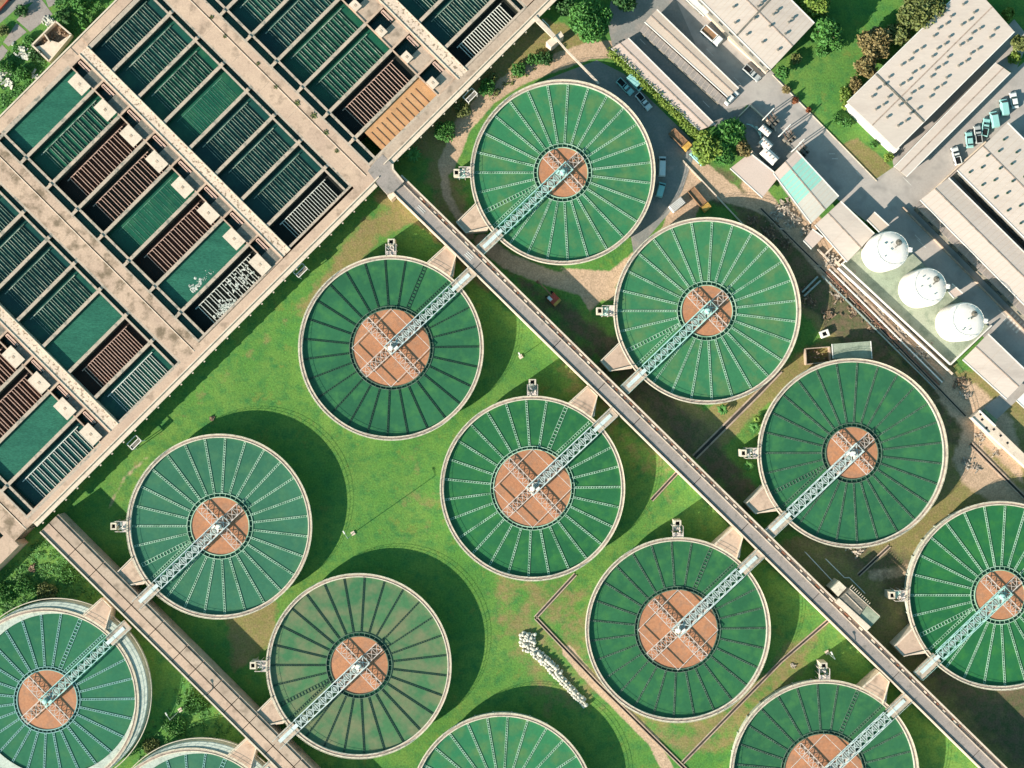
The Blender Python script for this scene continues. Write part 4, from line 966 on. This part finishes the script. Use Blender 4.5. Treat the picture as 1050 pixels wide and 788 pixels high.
# annex beside the grey channel
def annex():
    root = thing('channel_annex','annex with dark flat roof and pale green end slab beside the grey channel','annex',(*W2(878,622,6),0)); off = root.location
    def pr(nm, pts, z0, z1, m, par=root):
        mb = MB(); mb.prism([W2(x,y,z1) for x,y in pts], z0, z1); mb.v = [(x-off.x,y-off.y,z) for x,y,z in mb.v]; return mb.build(nm, m, par)
    r_ = pr('roof', [(871.2,603.6),(888.8,621),(880.4,632.6),(861,613.5)], 0, 6.3, 'slab')
    pr('end_slab', [(889,621.2),(902.5,632.6),(893,643),(880.6,632.8)], 0, 6.0, 'pad')
    pr('side_strip', [(856.4,617.7),(860.6,613.9),(893,643.2),(889,647)], 0, 6.5, 'cream')
    pr('platform', [(852,604),(860.6,596),(868,603),(859.5,612)], 0, 5.8, 'rimlip')
    mb = MB(); mb.bar(W(867,609,6.4), W(884,626,6.4), .2, .15); mb.bar(W(871,603.6,6.5), W(902,632,6.5), .15, .3)
    for i in range(11): t = i/10; p = W(871.5+18*t, 603+18*t, 6.4); mb.bar(p, p+Vector((.7,.7,0)), .15)
    mb.v = [(x-off.x,y-off.y,z) for x,y,z in mb.v]; mb.build('rail','cream',r_)
annex()
# settling structure at the right
def pump_house():
    root = thing('pump_chamber','long cream concrete chamber with dark square openings right of the dark spoked tank','pump chamber',(*W2(1015,445,2.5),0)); off = root.location
    def pr(nm, pts, z0, z1, m, par=root):
        mb = MB(); mb.prism([W2(x,y,z1) for x,y in pts], z0, z1); mb.v = [(x-off.x,y-off.y,z) for x,y,z in mb.v]; return mb.build(nm, m, par)
    t = pr('chamber_top', [(995.7,428.5),(1004.5,421),(1021,437),(1062,477),(1057,484),(1013,444)], 0, 2.6, 'cream')
    for (x, y) in ((1005.5,425),(1007,430.5),(1011.5,439),(1019,440.5),(1026,447),(1033,454.5)): pr('opening', [(x-1.6,y-.2),(x+.2,y-1.6),(x+1.8,y+.1),(x,y+1.6)], 2.55, 2.64, 'dark', t)
    pr('kerb', [(996,429),(997,428),(1014,444),(1013,445)], 2.6, 2.9, 'wht')
    pr('kerb', [(1003.5,421.5),(1004.8,420.6),(1021.5,436.6),(1020.6,437.5)], 2.6, 2.9, 'wht')
    pr('pipe_trench', [(997,432),(999,430.5),(1028,459),(1025,461)], 0, .5, 'cream')
pump_house()
building('container','dark green flat roofed container behind the pump chamber','container',[(1006,423),(1020,434.5),(1023,431),(1009,419)],2.6,'lf3' if 0 else 'darksteel',0, trim=False)
building('tank_cover','white round edged tank cover at the right edge below the cream roof','tank cover',[(1042,411),(1056,424),(1068,412),(1054,399)],2.2,'wht',0)
def enclosure():
    root = thing('open_enclosure','dark open roofed enclosure beside the pale hut','enclosure',(*W2(838,365,2),0)); off = root.location
    mb = MB(); pts = [(825,358),(850,356),(851,371),(826,374)]
    for a, b in zip(pts, pts[1:]+pts[:1]): mb.bar(W(*a,1.1), W(*b,1.1), .25, 2.2)
    mb.v = [(x-off.x,y-off.y,z) for x,y,z in mb.v]; mb.build('wall','peach2',root)
    mb = MB()
    for i in range(14): x, y = 828+rnd()*20, 360+rnd()*10; p = W(x,y,.4)-off; mb.bar(p, p+Vector((rnd()*1.4-.7, rnd()*1.4-.7, .4)), .3)
    mb.build('stored_scrap','rock2',root)['kind'] = 'stuff'
    root = thing('well_box','small white box with a dark square opening near the right rubble','box',(*W2(845.7,342.5,1),0), R(20))
    mb = MB()
    for (a,b,c_,d_) in ((-1.1,-.6,-.9,.9),(.6,1.1,-.9,.9),(-.6,.6,-.9,-.5),(-.6,.6,.5,.9)): mb.box(a,b,c_,d_,0,1.2)
    mb.build('box_wall','wht',root); mb = MB(); mb.box(-.6,.6,-.5,.5,0,.5); mb.build('opening','dark',root)
enclosure()
# ruined pit at the upper left
def ruin():
    pts = [(34,47.4),(58,23),(74,36.6),(51.4,64)]
    root = thing('ruined_pit','roofless concrete pit with broken slab and brown rubble inside, upper left','ruin',(*W2(54,43,3),0)); off = root.location
    mb = MB()
    for a, b in zip(pts, pts[1:]+pts[:1]): mb.bar(W(*a,1.0), W(*b,1.0), .4, 2.0)
    mb.bar(W(46,35,.9), W(52,44,.9), .3, 1.8)
    mb.v = [(x-off.x,y-off.y,z) for x,y,z in mb.v]; mb.build('wall','cream',root)
    mb = MB(); mb.prism([W2(x,y,1.5) for x,y in ((36,48.5),(45,46),(50,41),(60,44),(70,37),(51.4,62))], 0, 1.5); mb.v = [(x-off.x,y-off.y,z) for x,y,z in mb.v]; mb.build('broken_slab','cream',root)
    mb = MB(); mb.prism([W2(x,y,.3) for x,y in ((35,47.5),(58,24.5),(72,37),(52,58))], 0, .3)
    for i in range(30):
        x, y = lerp((40,44),(66,32),rnd()); p = W(x+rnd()*5-2, y+rnd()*5-2, .5)
        mb.bar(p, p+Vector((rnd()*1.5-.7,rnd()*1.5-.7,.3)), .3)
    mb.v = [(x-off.x,y-off.y,z) for x,y,z in mb.v]; mb.build('rubble','rock2',root)
ruin()
def rubble(label, spots, m='rock', name='rubble_heap', hsz=.35):
    x0, y0 = spots[0][:2]; a = W(x0,y0); mb = MB()
    for (x, y, r, n) in spots:
        for i in range(n):
            q = random.gauss(0,.5)*r, random.gauss(0,.5)*r; p = W(x+q[0], y+q[1])-a; s_ = hsz*(.4+rnd())
            d = Vector((rnd()-.5, rnd()-.5, .2*rnd())).normalized()*s_*(1+rnd())
            mb.bar(p-d+Vector((0,0,s_*.5)), p+d+Vector((0,0,s_*.7)), s_*(.7+.6*rnd()), s_*.6)
    tag(mb.build(name, m, None, (a.x,a.y,0)), label, 'rubble', None, 'stuff')
rubble('white broken concrete scattered in the grass at the left edge', [(25,55,7,40),(5,75,8,55),(8,85,6,30),(50,22,5,28),(36,78,5,10)], 'bag')
rubble('white junk heap below the workshop roof', [(804,214,9,95),(812,226,7,70),(797,222,5,30),(825,238,5,25)], 'rock')
rubble('scrap and pipes strewn beside the silo yard wall', [(852,268,8,50),(868,285,8,60),(885,300,9,60),(905,322,9,60),(925,340,9,55),(945,360,8,50),(858,300,7,30)], 'rock', hsz=.3)
rubble('brown scrap scattered below the silo yard', [(862,300,9,60),(875,318,9,50),(850,322,6,40),(895,335,8,40),(915,352,7,30),(985,395,9,30)], 'rock2', hsz=.32)
rubble('dark scrap lying in the round shadow behind the pipe yard tank', [(772,226,6,45),(790,238,9,70),(805,250,7,40),(822,300,7,30),(828,310,7,40)], 'rock2', hsz=.3)
rubble('pipes and fittings on the ground by the pump chamber', [(990,405,5,25),(1005,448,6,25),(1022,462,6,20),(990,474,6,25),(1000,480,5,20)], 'rock', hsz=.28)
rubble('broken pots on the rim ground near the lower right tanks', [(880,566,5,25),(870,560,5,12),(768,672,2,8),(813,682,2,9)], 'rock', hsz=.3)
rubble('small dark bin and boards at the top of the left lawn tank', [(218,429,2.2,14)], 'rock2')
rubble('timber stump heap in the grass below the left filter corner', [(33,583,2.5,26)], 'rock2')
# pipe rack near the hut
for i, (a, b) in enumerate([((845,262),(857,250)),((838,256),(850,268)),((850,246),(868,262)),((858,270),(866,262)),((822,300),(838,284)),((824,304),(841,288))]):
    pipe(['short cream pipe crossing behind the hut','cream pipe from the hut corner','cream pipe under the four panel roof','short pipe at the silo wall corner','upper of two grey pipes crossing the round shadow','lower of two grey pipes crossing the round shadow'][i], [a,b], .22, 'cream' if i < 4 else 'grate', .5, group='short pipes by the hut')
# transformer yard
def transformers():
    root = thing('switchyard_pad','dark gravel pad with kerb carrying the transformers beside the bushes','pad',(*W2(785,135),0)); off = root.location
    pts = [(757,122),(769,109),(817,155),(806,165),(793,176),(770,155)]
    mb = MB(); mb.prism([W2(x,y) for x,y in pts], 0, .12); mb.v = [(x-off.x,y-off.y,z) for x,y,z in mb.v]; mb.build('gravel','asphalt2',root)
    mb = MB()
    for a, b in (((757,120),(769,108)),((769,108),(794,131)),((794,131),(795,135)),((770,155),(792,176))): mb.bar(W(*a,.5), W(*b,.5), .3, 1)
    mb.v = [(x-off.x,y-off.y,z) for x,y,z in mb.v]; mb.build('kerb','cream',root)
    proto = None
    spec = [(785,134,'white transformer nearest the bushes'),(785.5,147.5,'white transformer in the middle of the dark pad'),(789,160,'large white tank touching the workshop corner')]
    for i, (x, y, lab) in enumerate(spec):
        a = W(x, y, 2.3)
        t = thing('transformer', lab, 'transformer', (a.x,a.y,.12), R(-43), 'transformers on the dark pad')
        L_ = (1.5,1.6,2.3)[i]; w_ = (.8,1.0,1.3)[i]
        mb = MB(); mb.box(-L_,L_,-w_,w_,.2,2.2); mb.taper(-L_,L_,-w_,w_,2.2,-L_*.95,L_*.95,-w_*.5,w_*.5,2.5); mb.build('tank_body','wht',t)
        mb = MB()
        for k in range(8): x_ = -L_+.2+k*(2*L_-.4)/7; mb.box(x_-.05,x_+.05,w_,w_+.5,.4,2.0)
        mb.build('radiator','grate',t)
        mb = MB()
        for k in range(3): mb.lathe([(.12,2.4),(.16,2.6),(.08,2.8),(.12,3.0),(0,3.1)], 8, cx=-L_*.5+k*L_*.5)
        mb.build('bushing','rust',t)
    gp = None
    for i, (x, y) in enumerate([(787,118),(804,134.5),(818,149.5)]):
        lab = ['uppermost','middle','lowest'][i]+' steel gantry frame with dark switchgear at the road edge'
        a = W(x, y, 3)
        if gp is None:
            gp = thing('switch_gantry', lab, 'gantry', (a.x,a.y,0), R(46), 'switch gantries')
            mb = MB(); mb.bar((-1.5,0,0),(-1.5,0,5),.2); mb.bar((1.5,0,0),(1.5,0,5),.2); mb.bar((-1.8,0,5),(1.8,0,5),.25); mb.build('frame','wht',gp)
            mb = MB()
            for k in range(3): mb.box(-1.4+k*1.1,-.6+k*1.1,-2.2,-1.2,0,2.4); mb.box(-1.2+k*1.1,-.8+k*1.1,-3.4,-2.6,0,1.8)
            mb.build('switchgear','slab',gp)
            mb = MB()
            for k in range(3): mb.bar((-1+k,0,5),(-1+k,-2,2.5),.1)
            mb.build('insulator','rust',gp)
        else: copytree(gp, (a.x,a.y,0), R(46), lab)
    for i in range(4):
        pipe(['first','second','third','fourth'][i]+' pale curved conduit on the dark pad counted from the bushes', [(765+i*3.4,131+i*.8-3),(770+i*3,130+i*2.5-1),(776+i*1.2,136+i*3.6-4)], .12, 'teal', .8, name='conduit', cat='conduit', group='pale conduits')
transformers()
# tanks' gate posts: pale steel box and pipe beside the top perimeter walk
def gate_box():
    root = thing('sluice_box','cream sluice box with a long pipe running to the top right tank','sluice box',(*W2(567,36,5),0)); off = root.location
    mb = MB(); mb.prism([W2(x,y,5) for x,y in ((560,43),(571,35),(575,40),(565,49))],0,5); mb.prism([W2(x,y,5.2) for x,y in ((569,37),(575,32),(578,37),(572,41))],0,5.2); mb.v = [(x-off.x,y-off.y,z) for x,y,z in mb.v]; mb.build('box_body','cream',root)
    mb = MB(); mb.bar(W(548,18,6.6), W(568,38,5.5), 1.1, .8); mb.v = [(x-off.x,y-off.y,z) for x,y,z in mb.v]; mb.build('chute','cream',root)
    mb = MB(); mb.bar(W(568,37,5.4), W(580,51,4.9), .45); mb.bar(W(580,51,4.9), W(614,86,3.6), .5); mb.v = [(x-off.x,y-off.y,z) for x,y,z in mb.v]; mb.build('pipe_run','cream',root)
    mb = MB(); mb.bar(W(556,20,6), W(562,26,5), .2); mb.bar(W(562,26,5), W(566,33,5), .2); mb.bar(W(556,22,6), W(565,35,5), .2); mb.v = [(x-off.x,y-off.y,z) for x,y,z in mb.v]; mb.build('hand_rail','white',root)
gate_box()
def hang_platform(label, px, py):
    a = W(px, py, 4); root = thing('service_platform', label, 'platform', (a.x,a.y,0), R(45), 'small platforms hung on the filter wall')
    mb = MB()
    for (p, q) in (((-1.6,-1,4),(1.6,-1,4)),((1.6,-1,4),(1.6,1,4)),((1.6,1,4),(-1.6,1,4)),((-1.6,1,4),(-1.6,-1,4)),((-1.6,0,4),(1.6,0,4)),((-1.5,-1,0),(-1.5,-1,4)),((1.5,-1,0),(1.5,-1,4))): mb.bar(p, q, .18)
    mb.build('frame','white',root); mb = MB(); mb.box(-1.5,1.5,-.9,-.05,3.8,3.9); mb.build('grating','slab',root)
hang_platform('small framed platform on the filter wall beside the foam basin', 308,277.5)
hang_platform('small framed platform on the filter wall above the left lawn tank', 137.5,454)
hang_platform('small framed platform on the filter wall beside the top shrubs', 482,98)

# ------------------------------------------------------------------ vehicles
def wheels(root, L_, w_, r=.33, n=2):
    key = ('wheel', r)
    if key not in cache:
        mb = MB(); k = 14; mb.lathe([(0,-.12),(r*.6,-.12),(r,-.1),(r,.1),(r*.6,.12),(0,.12)], k); mb.v = [(x, z, y) for x, y, z in mb.v]
        me = bpy.data.meshes.new('wheel'); me.from_pydata(mb.v,[],mb.f); me.update(); me.materials.append(M['tyre']); cache[key] = me
    for x in ([-L_*.32, L_*.32] if n == 2 else [-L_*.36,-L_*.2,L_*.34]):
        for y in (-w_/2+.08, w_/2-.08): put('wheel', cache[key], root, (x, y, r))
def vehicle(kind, label, cat, px, py, ang, paint, group='parked vehicles', L_=None):
    a = W(px, py, .8); name = {'car':'parked_car','pickup':'pickup_truck','van':'van','truck':'truck'}[kind]
    root = thing(name, label, cat, (a.x,a.y,.03), R(ang), group)
    if kind in ('car','pickup'):
        L_ = L_ or (4.5 if kind == 'car' else 5.2); w_ = 1.8; h = L_/2
        mb = MB(); mb.taper(-h,h,-w_/2,w_/2,.3,-h+.05,h-.1,-w_/2+.02,w_/2-.02,.7); mb.taper(-h+.05,h-.1,-w_/2+.02,w_/2-.02,.7,-h+.2,h-.35,-w_/2+.15,w_/2-.15,.92); mb.build('body',paint,root)
        c0, c1 = (-h*.72, h*.42) if kind == 'car' else (-h*.12, h*.5)
        mb = MB(); mb.taper(c0,c1,-w_/2+.17,w_/2-.17,.92,c0+.45,c1-.6,-w_/2+.3,w_/2-.3,1.38); mb.build('window','glass',root)
        mb = MB(); mb.taper(c0+.4,c1-.55,-w_/2+.27,w_/2-.27,1.38,c0+.5,c1-.65,-w_/2+.33,w_/2-.33,1.45); mb.build('cabin_roof',paint,root)
        if kind == 'pickup':
            mb = MB(); mb.box(-h+.25,-h*.18,-w_/2+.25,w_/2-.25,.93,.97); mb.build('cargo_bed','dark',root)
            mb = MB()
            for y in (-w_/2+.16, w_/2-.16): mb.box(-h+.15,-h*.15,y-.07,y+.07,.9,1.15)
            mb.box(-h+.1,-h+.22,-w_/2+.2,w_/2-.2,.9,1.15); mb.build('bed_side',paint,root)
    elif kind == 'van':
        L_ = L_ or 4.9; w_ = 1.8; h = L_/2
        mb = MB(); mb.taper(-h,h,-w_/2,w_/2,.3,-h+.05,h-.05,-w_/2+.03,w_/2-.03,1.0); mb.taper(-h+.05,h*.78,-w_/2+.03,w_/2-.03,1.0,-h+.15,h*.5,-w_/2+.15,w_/2-.15,1.9); mb.build('body',paint,root)
        mb = MB(); mb.add([(h*.80,-w_/2+.1,1.03),(h*.80,w_/2-.1,1.03),(h*.53,w_/2-.18,1.87),(h*.53,-w_/2+.18,1.87)],[(0,1,2,3)]); mb.build('window','glass',root)
    else:
        L_ = L_ or 6.5; w_ = 2.2; h = L_/2
        mb = MB(); mb.taper(h-1.7,h,-w_/2,w_/2,.4,h-1.6,h-.2,-w_/2+.1,w_/2-.1,2.2); mb.build('cab',paint,root)
        mb = MB(); mb.add([(h-.12,-w_/2+.15,1.35),(h-.12,w_/2-.15,1.35),(h-.22,w_/2-.22,2.05),(h-.22,-w_/2+.22,2.05)],[(0,1,2,3)]); mb.build('window','glass',root)
        mb = MB(); mb.box(-h,h-1.8,-w_/2,w_/2,.75,.95)
        for y in (-w_/2+.08, w_/2-.08): mb.box(-h,h-1.8,y-.08,y+.08,.95,1.6)
        mb.box(-h,-h+.15,-w_/2,w_/2,.95,1.6); mb.box(h-1.95,h-1.8,-w_/2,w_/2,.95,1.9); mb.build('cargo_side','cargo' if paint in ('caryellow',) else paint,root)
        mb = MB(); mb.box(-h+.15,h-1.95,-w_/2+.16,w_/2-.16,.95,1.1+.15); mb.build('cargo_bed','cargo',root)
    wheels(root, L_, w_, .33 if kind != 'truck' else .45)
    if kind != 'truck':
        for y in (-w_/2+.3, w_/2-.3):
            mb = MB(); mb.box(L_/2-.12,L_/2+.0,y-.15,y+.15,.5,.66); mb.build('headlight','wht',root)
vehicle('pickup','pale pickup with dark bed, first along the hedge under the tank shadow','pickup',641,89,-45,'carteal')
vehicle('van','pale blue van parked tight against the hedge behind the pickup','van',651,85,-46,'carteal')
vehicle('pickup','pale pickup with a covered bed parked second along the hedge','pickup',660,104,-50,'carwhite')
vehicle('van','white van parked upright beside the top right tank','van',679,171,88,'carwhite',L_=5.2)
vehicle('van','small aqua van just below the white one','van',677.5,195,75,'carteal',L_=3.9)
vehicle('truck','orange yellow truck with open frame near the hedge end','truck',697.5,144,-45,'caryellow')
vehicle('car','aqua and white car below the orange truck','car',715.5,162,-45,'carteal')
vehicle('truck','orange brown tipper standing over the second right tank','truck',717,205,-50,'caryellow',L_=7)
vehicle('truck','white cab truck with a brown load beside the loading ledge','truck',729.5,37,-42,'carwhite',L_=6)
vehicle('pickup','silver pickup parked at the road corner below the top warehouse','pickup',771,75,-42,'carsilver')
vehicle('car','white car parked at the lower end of the tan shed','car',750,100,45,'carwhite')
cars = [(994.2,143.4,96,'car','carteal'),(1003,138,98,'pickup','carsilver'),(1010.7,130.7,80,'pickup','carteal'),(1019.6,123,100,'van','carteal'),(1029.7,110.4,98,'van','carteal'),(1040,103,100,'car','carwhite'),(981,160,105,'pickup','carwhite')]
labs = ['second car from the left in the yard row, aqua with dark windows','silver pickup, third from the left in the yard row','aqua pickup, fourth from the left in the yard row','aqua van, fifth from the left in the yard row','aqua van, sixth from the left in the yard row','last white car at the right end of the yard row','dark windowed pickup standing alone at the left end of the yard row']
for (x, y, a, k, p), lb in zip(cars, labs): vehicle(k, lb, {'car':'car','pickup':'pickup','van':'van'}[k], x, y, a, p, 'vehicles in the warehouse yard', L_=4.2 if k != 'pickup' else 4.7)
vehicle('truck','red truck at the upper left corner of the photo on the dark road','truck',1,4,48,'carred',L_=8)
sb = thing('storage_container','white storage container beside the tipper','container',(*W2(694.5,210,2),0),R(40)); mb = MB(); mb.box(-1.9,1.9,-1,1,.1,2.3); mb.build('container_body','wht',sb); mb = MB()
for i in range(12): mb.box(-1.8+i*.32,-1.7+i*.32,-1.03,1.03,.2,2.33)
mb.build('rib','bwall',sb)
# excavator
def excavator():
    a = W(567,306,1.2); root = thing('excavator','small orange excavator with long boom standing in the shadow right of the grey channel','excavator',(a.x,a.y,0),R(135))
    for y in (-.95,.95):
        mb = MB(); mb.box(-1.5,1.5,y-.25,y+.25,.05,.6); mb.box(-1.7,1.7,y-.2,y+.2,.15,.5); mb.build('track','tyre',root)
    mb = MB(); mb.taper(-1.7,1.0,-1.2,1.2,.7,-1.6,.9,-1.05,1.05,1.5); mb.build('body','carred',root)
    mb = MB(); mb.taper(-.2,1.2,.25,1.15,1.5,0,1.0,.35,1.05,2.4); mb.build('cab','carwhite',root)
    mb = MB(); mb.box(-1.9,-1.2,-1.1,1.1,.8,1.7); mb.build('counterweight','caryellow',root)
    mb = MB(); mb.bar((.8,-.2,1.4),(3.2,-.2,3.4),.35,.45); mb.bar((3.2,-.2,3.4),(5.6,-.2,2.2),.3,.35); bo = mb.build('boom','cargo',root)
    mb = MB(); mb.taper(5.3,6.1,-.55,.15,.9,5.4,5.8,-.45,.05,2.2); mb.build('bucket','rust',bo)
excavator()

# ------------------------------------------------------------------ vegetation
tree('leafy_tree','big round bright green tree above the top right tank','tree',606,22,23,9,'lf1',1.5,.6,lobes=14,size=.42)
tree('leafy_tree','dark tree at the top edge right of the big round tree','tree',640,-8,18,8,'lf3',1.2)
tree('leafy_tree','dark tree at the top edge between the filter wall and the big round tree','tree',577,5,11,6,'lf3',1.2)
tree('leafy_tree','yellow green tree at the lower end of the hedge','tree',725,151,17,6,'lf2',1.3,lobes=9)
tree('leafy_tree','bright green tree beside the switchyard','tree',748,136,16,6,'lf1',1.3,lobes=9)
tree('leafy_tree','mid green tree between the hedge end and the brown tree','tree',740,157,13,5.5,'lf1',1.2)
tree('leafy_tree','brown leaved tree touching the pinkish roof','tree',762,153,9,5,'lf5',1.2)
tree('leafy_tree','tall green tree at the lower right corner of the top warehouse','tree',848,32,16,8,'lf1',1.2,lobes=9)
tree('leafy_tree','yellowish bamboo clump at the top edge beside the warehouse','tree',836,4,17,8,'lf2',1.2)
tree('leafy_tree','small pale green tree at the warehouse bottom corner','tree',803,75,7,5,'lf1',1.2)
tree('leafy_tree','wide olive tree at the top edge left of the largest warehouse','tree',948,8,27,8,'lf4',1.3,lobes=11)
tree('leafy_tree','rusty olive tree hugging the largest warehouse','tree',897,46,18,7,'lf5',1.2,lobes=9)
tree('leafy_tree','smaller olive tree between the rusty one and the wide one','tree',922,34,13,6,'lf4',1.2)
tree('leafy_tree','brownish tree at the lawn edge below the rusty one','tree',888,68,12,6,'lf5',1.2)
tree('leafy_tree','dark green tree at the right edge near the warehouse corner','tree',1045,44,9,6,'lf4',1.2)
tree('leafy_tree','small bright tree at the top right corner','tree',1034,14,7,5,'lf2',1.2)
tree('leafy_tree','tree at the top left above the concrete boxes','tree',84,4,11,5,'lf1',1.2)
tree('leafy_tree','tree behind the ruined pit','tree',66,16,8,4,'lf3',1.2)
tree('leafy_tree','low tree beside the filter edge at the top left','tree',87,24,6,3.5,'lf1',1.2)
for i, (lb, x, y, r, h, m_) in enumerate([
  ('shrub with yellow leaves on the lawn edge by the facade',866,96,6,2.5,'lf2'),('brown shrub between the lawn and the facade',876,86,6,3,'lf5'),('aqua green shrub near the lawn corner',858,122,5,2,'lf1'),
  ('green shrub below the facade screen',868,126,5,2,'lf1'),('bright round shrub in the small court',896,149,3.5,1.6,'lf1'),('shrub at the facade foot',911,162,4.5,2,'lf2'),
  ('red shrub by the road fence',815,103,3.5,1.2,'lf6'),('yellow red shrub at the lawn corner by the fence',806,92,4,1.4,'lf5'),('small red shrub further down the road fence',829,113,2.5,1,'lf6'),
  ('dark shrub at the top of the shrub row by the top right tank',560,60,7,2.4,'lf3'),('bright shrub second in the row by the top right tank',547,62,6,2.2,'lf1'),('shrub third in the row by the top right tank',532,72,7,2.2,'lf1'),
  ('thin shrub beside the filter wall above the top right tank',499,90,8,2.5,'lf1'),('low shrub at the filter wall foot',505,80,5,2,'lf4'),('pale leafy shrub beside the filter wall',474,112,8,2.4,'lf4'),('bright broad shrub left of the top right tank',457,135,10,3,'lf1'),
  ('shrub at the left edge of the photo near the white rubble',6,68,7,2,'lf1'),('dark shrub near the ruined pit corner',38,58,7,2,'lf3'),('shrub between the slabs and the ruined pit',30,42,5,1.5,'lf1'),('shrub below the white rubble',24,76,7,2,'lf1'),('shrub by the two grey slabs',22,12,6,2,'lf3'),('low shrub beyond the slab edge',4,32,5,1.5,'lf4'),
  ('dense shrub at the left edge below the filters',6,608,9,1.2,'lf1'),('shrub beside the timber heap',25,602,9,1.8,'lf1'),('shrub at the edge of the round shadow lower left',48,607,9,1.5,'lf4'),
  ('leafy shrub below the brown channel',200,722,11,1.4,'lf1'),('low shrub above the bottom left tank corner',180,745,10,1.2,'lf1'),('shrub near the channel foot lower left',70,590,9,1.2,'lf1'),('weedy shrub at the tank foot lower left',155,765,8,1,'lf4')]):
    shrub(lb, x, y, r, h, m_, size=.28)
palm('small palm at the inner corner of filter wall and grey channel',423,158,9,3)
palm('small palm on the ground below the second right tank',741,420,6,1.5)
palm('upper small palm beside the dark spoked right tank',774,438,6,1.5,'lf1')
palm('lower small palm beside the stair tower of the dark spoked right tank',768,478,6,1.5)
palm('tiny palm above the dark spoked right tank stair',776,430,4,1.2,'lf2')
def hedge():
    a = W(630,52); root = thing('hedge','long clipped yellow green hedge between the parked vehicles and the pinkish shed','hedge',(a.x,a.y,0))
    mb = MB()
    for i in range(60):
        t = i/59; x = 628+88*t; y = 52+86*t; p = W(x,y,2)-a; leaves(mb, p.x+rnd()*.6-.3, p.y+rnd()*.6-.3, 1.5, 1.2+.4*rnd(), 1.5, 110, .26)
    mb.build('foliage','lf2',root)
    st = MB()
    for i in range(20): t = i/19; p = W(628+88*t,52+86*t)-a; st.bar((p.x,p.y,0),(p.x,p.y,1.5),.12)
    st.build('stem','bark',root)
hedge()
def undergrowth(label, poly_, n, m, h=.5, size=.3):
    xs = [p[0] for p in poly_]; ys = [p[1] for p in poly_]; mb = MB(); a = W(sum(xs)/len(xs), sum(ys)/len(ys)); k = 0
    while k < n:
        x = min(xs)+rnd()*(max(xs)-min(xs)); y = min(ys)+rnd()*(max(ys)-min(ys)); c = False
        for i in range(len(poly_)):
            x0, y0 = poly_[i]; x1, y1 = poly_[(i+1)%len(poly_)]
            if (y0 > y) != (y1 > y) and x < (x1-x0)*(y-y0)/(y1-y0)+x0: c = not c
        k += 1
        if not c: continue
        p = W(x,y)-a; q = .4+.9*rnd(); leaves(mb, p.x, p.y, h*.35*q, .8*q, h*q*.4, 14, size*(.6+.6*rnd()), 1.6 if h < .6 else .8)
    tag(mb.build('undergrowth', m, None, (a.x,a.y,0)), label, 'undergrowth', None, 'stuff')
undergrowth('rough bright green undergrowth below the left filter corner', [(0,588),(42,552),(58,563),(100,606),(85,618),(40,616),(0,640)], 620, 'lf1')
undergrowth('rough green undergrowth strip below the brown channel', [(175,680),(240,745),(215,765),(150,788),(130,775),(170,730),(185,700)], 420, 'lf1')
undergrowth('weedy undergrowth around the ruined pit', [(0,60),(30,40),(34,50),(52,66),(0,115)], 330, 'lf1')
undergrowth('weedy undergrowth at the top edge left of the filters', [(55,5),(60,-5),(118,-4),(68,52),(76,36),(58,20)], 260, 'lf1')
undergrowth('yellow green bushy edge between the lawn and the largest warehouse', [(858,110),(872,78),(886,58),(905,36),(925,22),(930,34),(900,66),(868,104)], 170, 'lf4', 1.4, .4)
undergrowth('bamboo like leafy edge along the top warehouse gable', [(812,-5),(840,-5),(858,40),(850,50),(836,24)], 130, 'lf2', 2.5, .45)
undergrowth('low scrub between the top shrubs and the filter wall', [(505,95),(560,45),(575,52),(530,85),(490,110)], 160, 'lf4', .8, .3)
for i, (x, y, r_, h_, m_) in enumerate([(870,108,6,2.2,'lf2'),(879,98,5,2.5,'lf5'),(1040,60,6,2.2,'lf2'),(1022,78,5,2,'lf1'),(857,45,7,3,'lf1'),(843,52,6,2.5,'lf1'),(816,60,5,2,'lf4')]):
    shrub(['low yellow shrub just above the facade corner','brown shrub on the lawn edge above the yellow one','yellow shrub at the far end of the narrow canopy','green shrub between narrow canopy and largest warehouse end','loose green shrub below the tall tree by the top warehouse','second loose shrub nearer the top warehouse gable','olive shrub at the top warehouse gable'][i], x, y, r_, h_, m_, size=.32)
# road paint
def marks():
    k = 0
    for (x, y, a, l) in [(659,43,-45,2),(724,107,-45,2.4),(728,54,-45,2.5),(756,83,-45,2.5),(880,178,-45,2),(876,172,-45,2),(856,163,0,1.5),(853,158,0,1.5),(930,186,-45,3),(945,250,-45,3),(941,244,-45,2),(1028,322,-45,3)]:
        p = W(x,y); mb = MB(); mb.box(-l/2,l/2,-.09,.09,0,.002); tag(mb.build('road_marking','mark',None,(p.x,p.y,.036),R(a)), kind='structure')
    for i in range(5):
        p = W(1034+i*3,325+i*3+ (-i*0)); mb = MB(); mb.box(-1.6,1.6,-.25,.25,0,.002); tag(mb.build('road_marking','mark',None,(p.x,p.y,.036),R(45)), kind='structure')
marks()
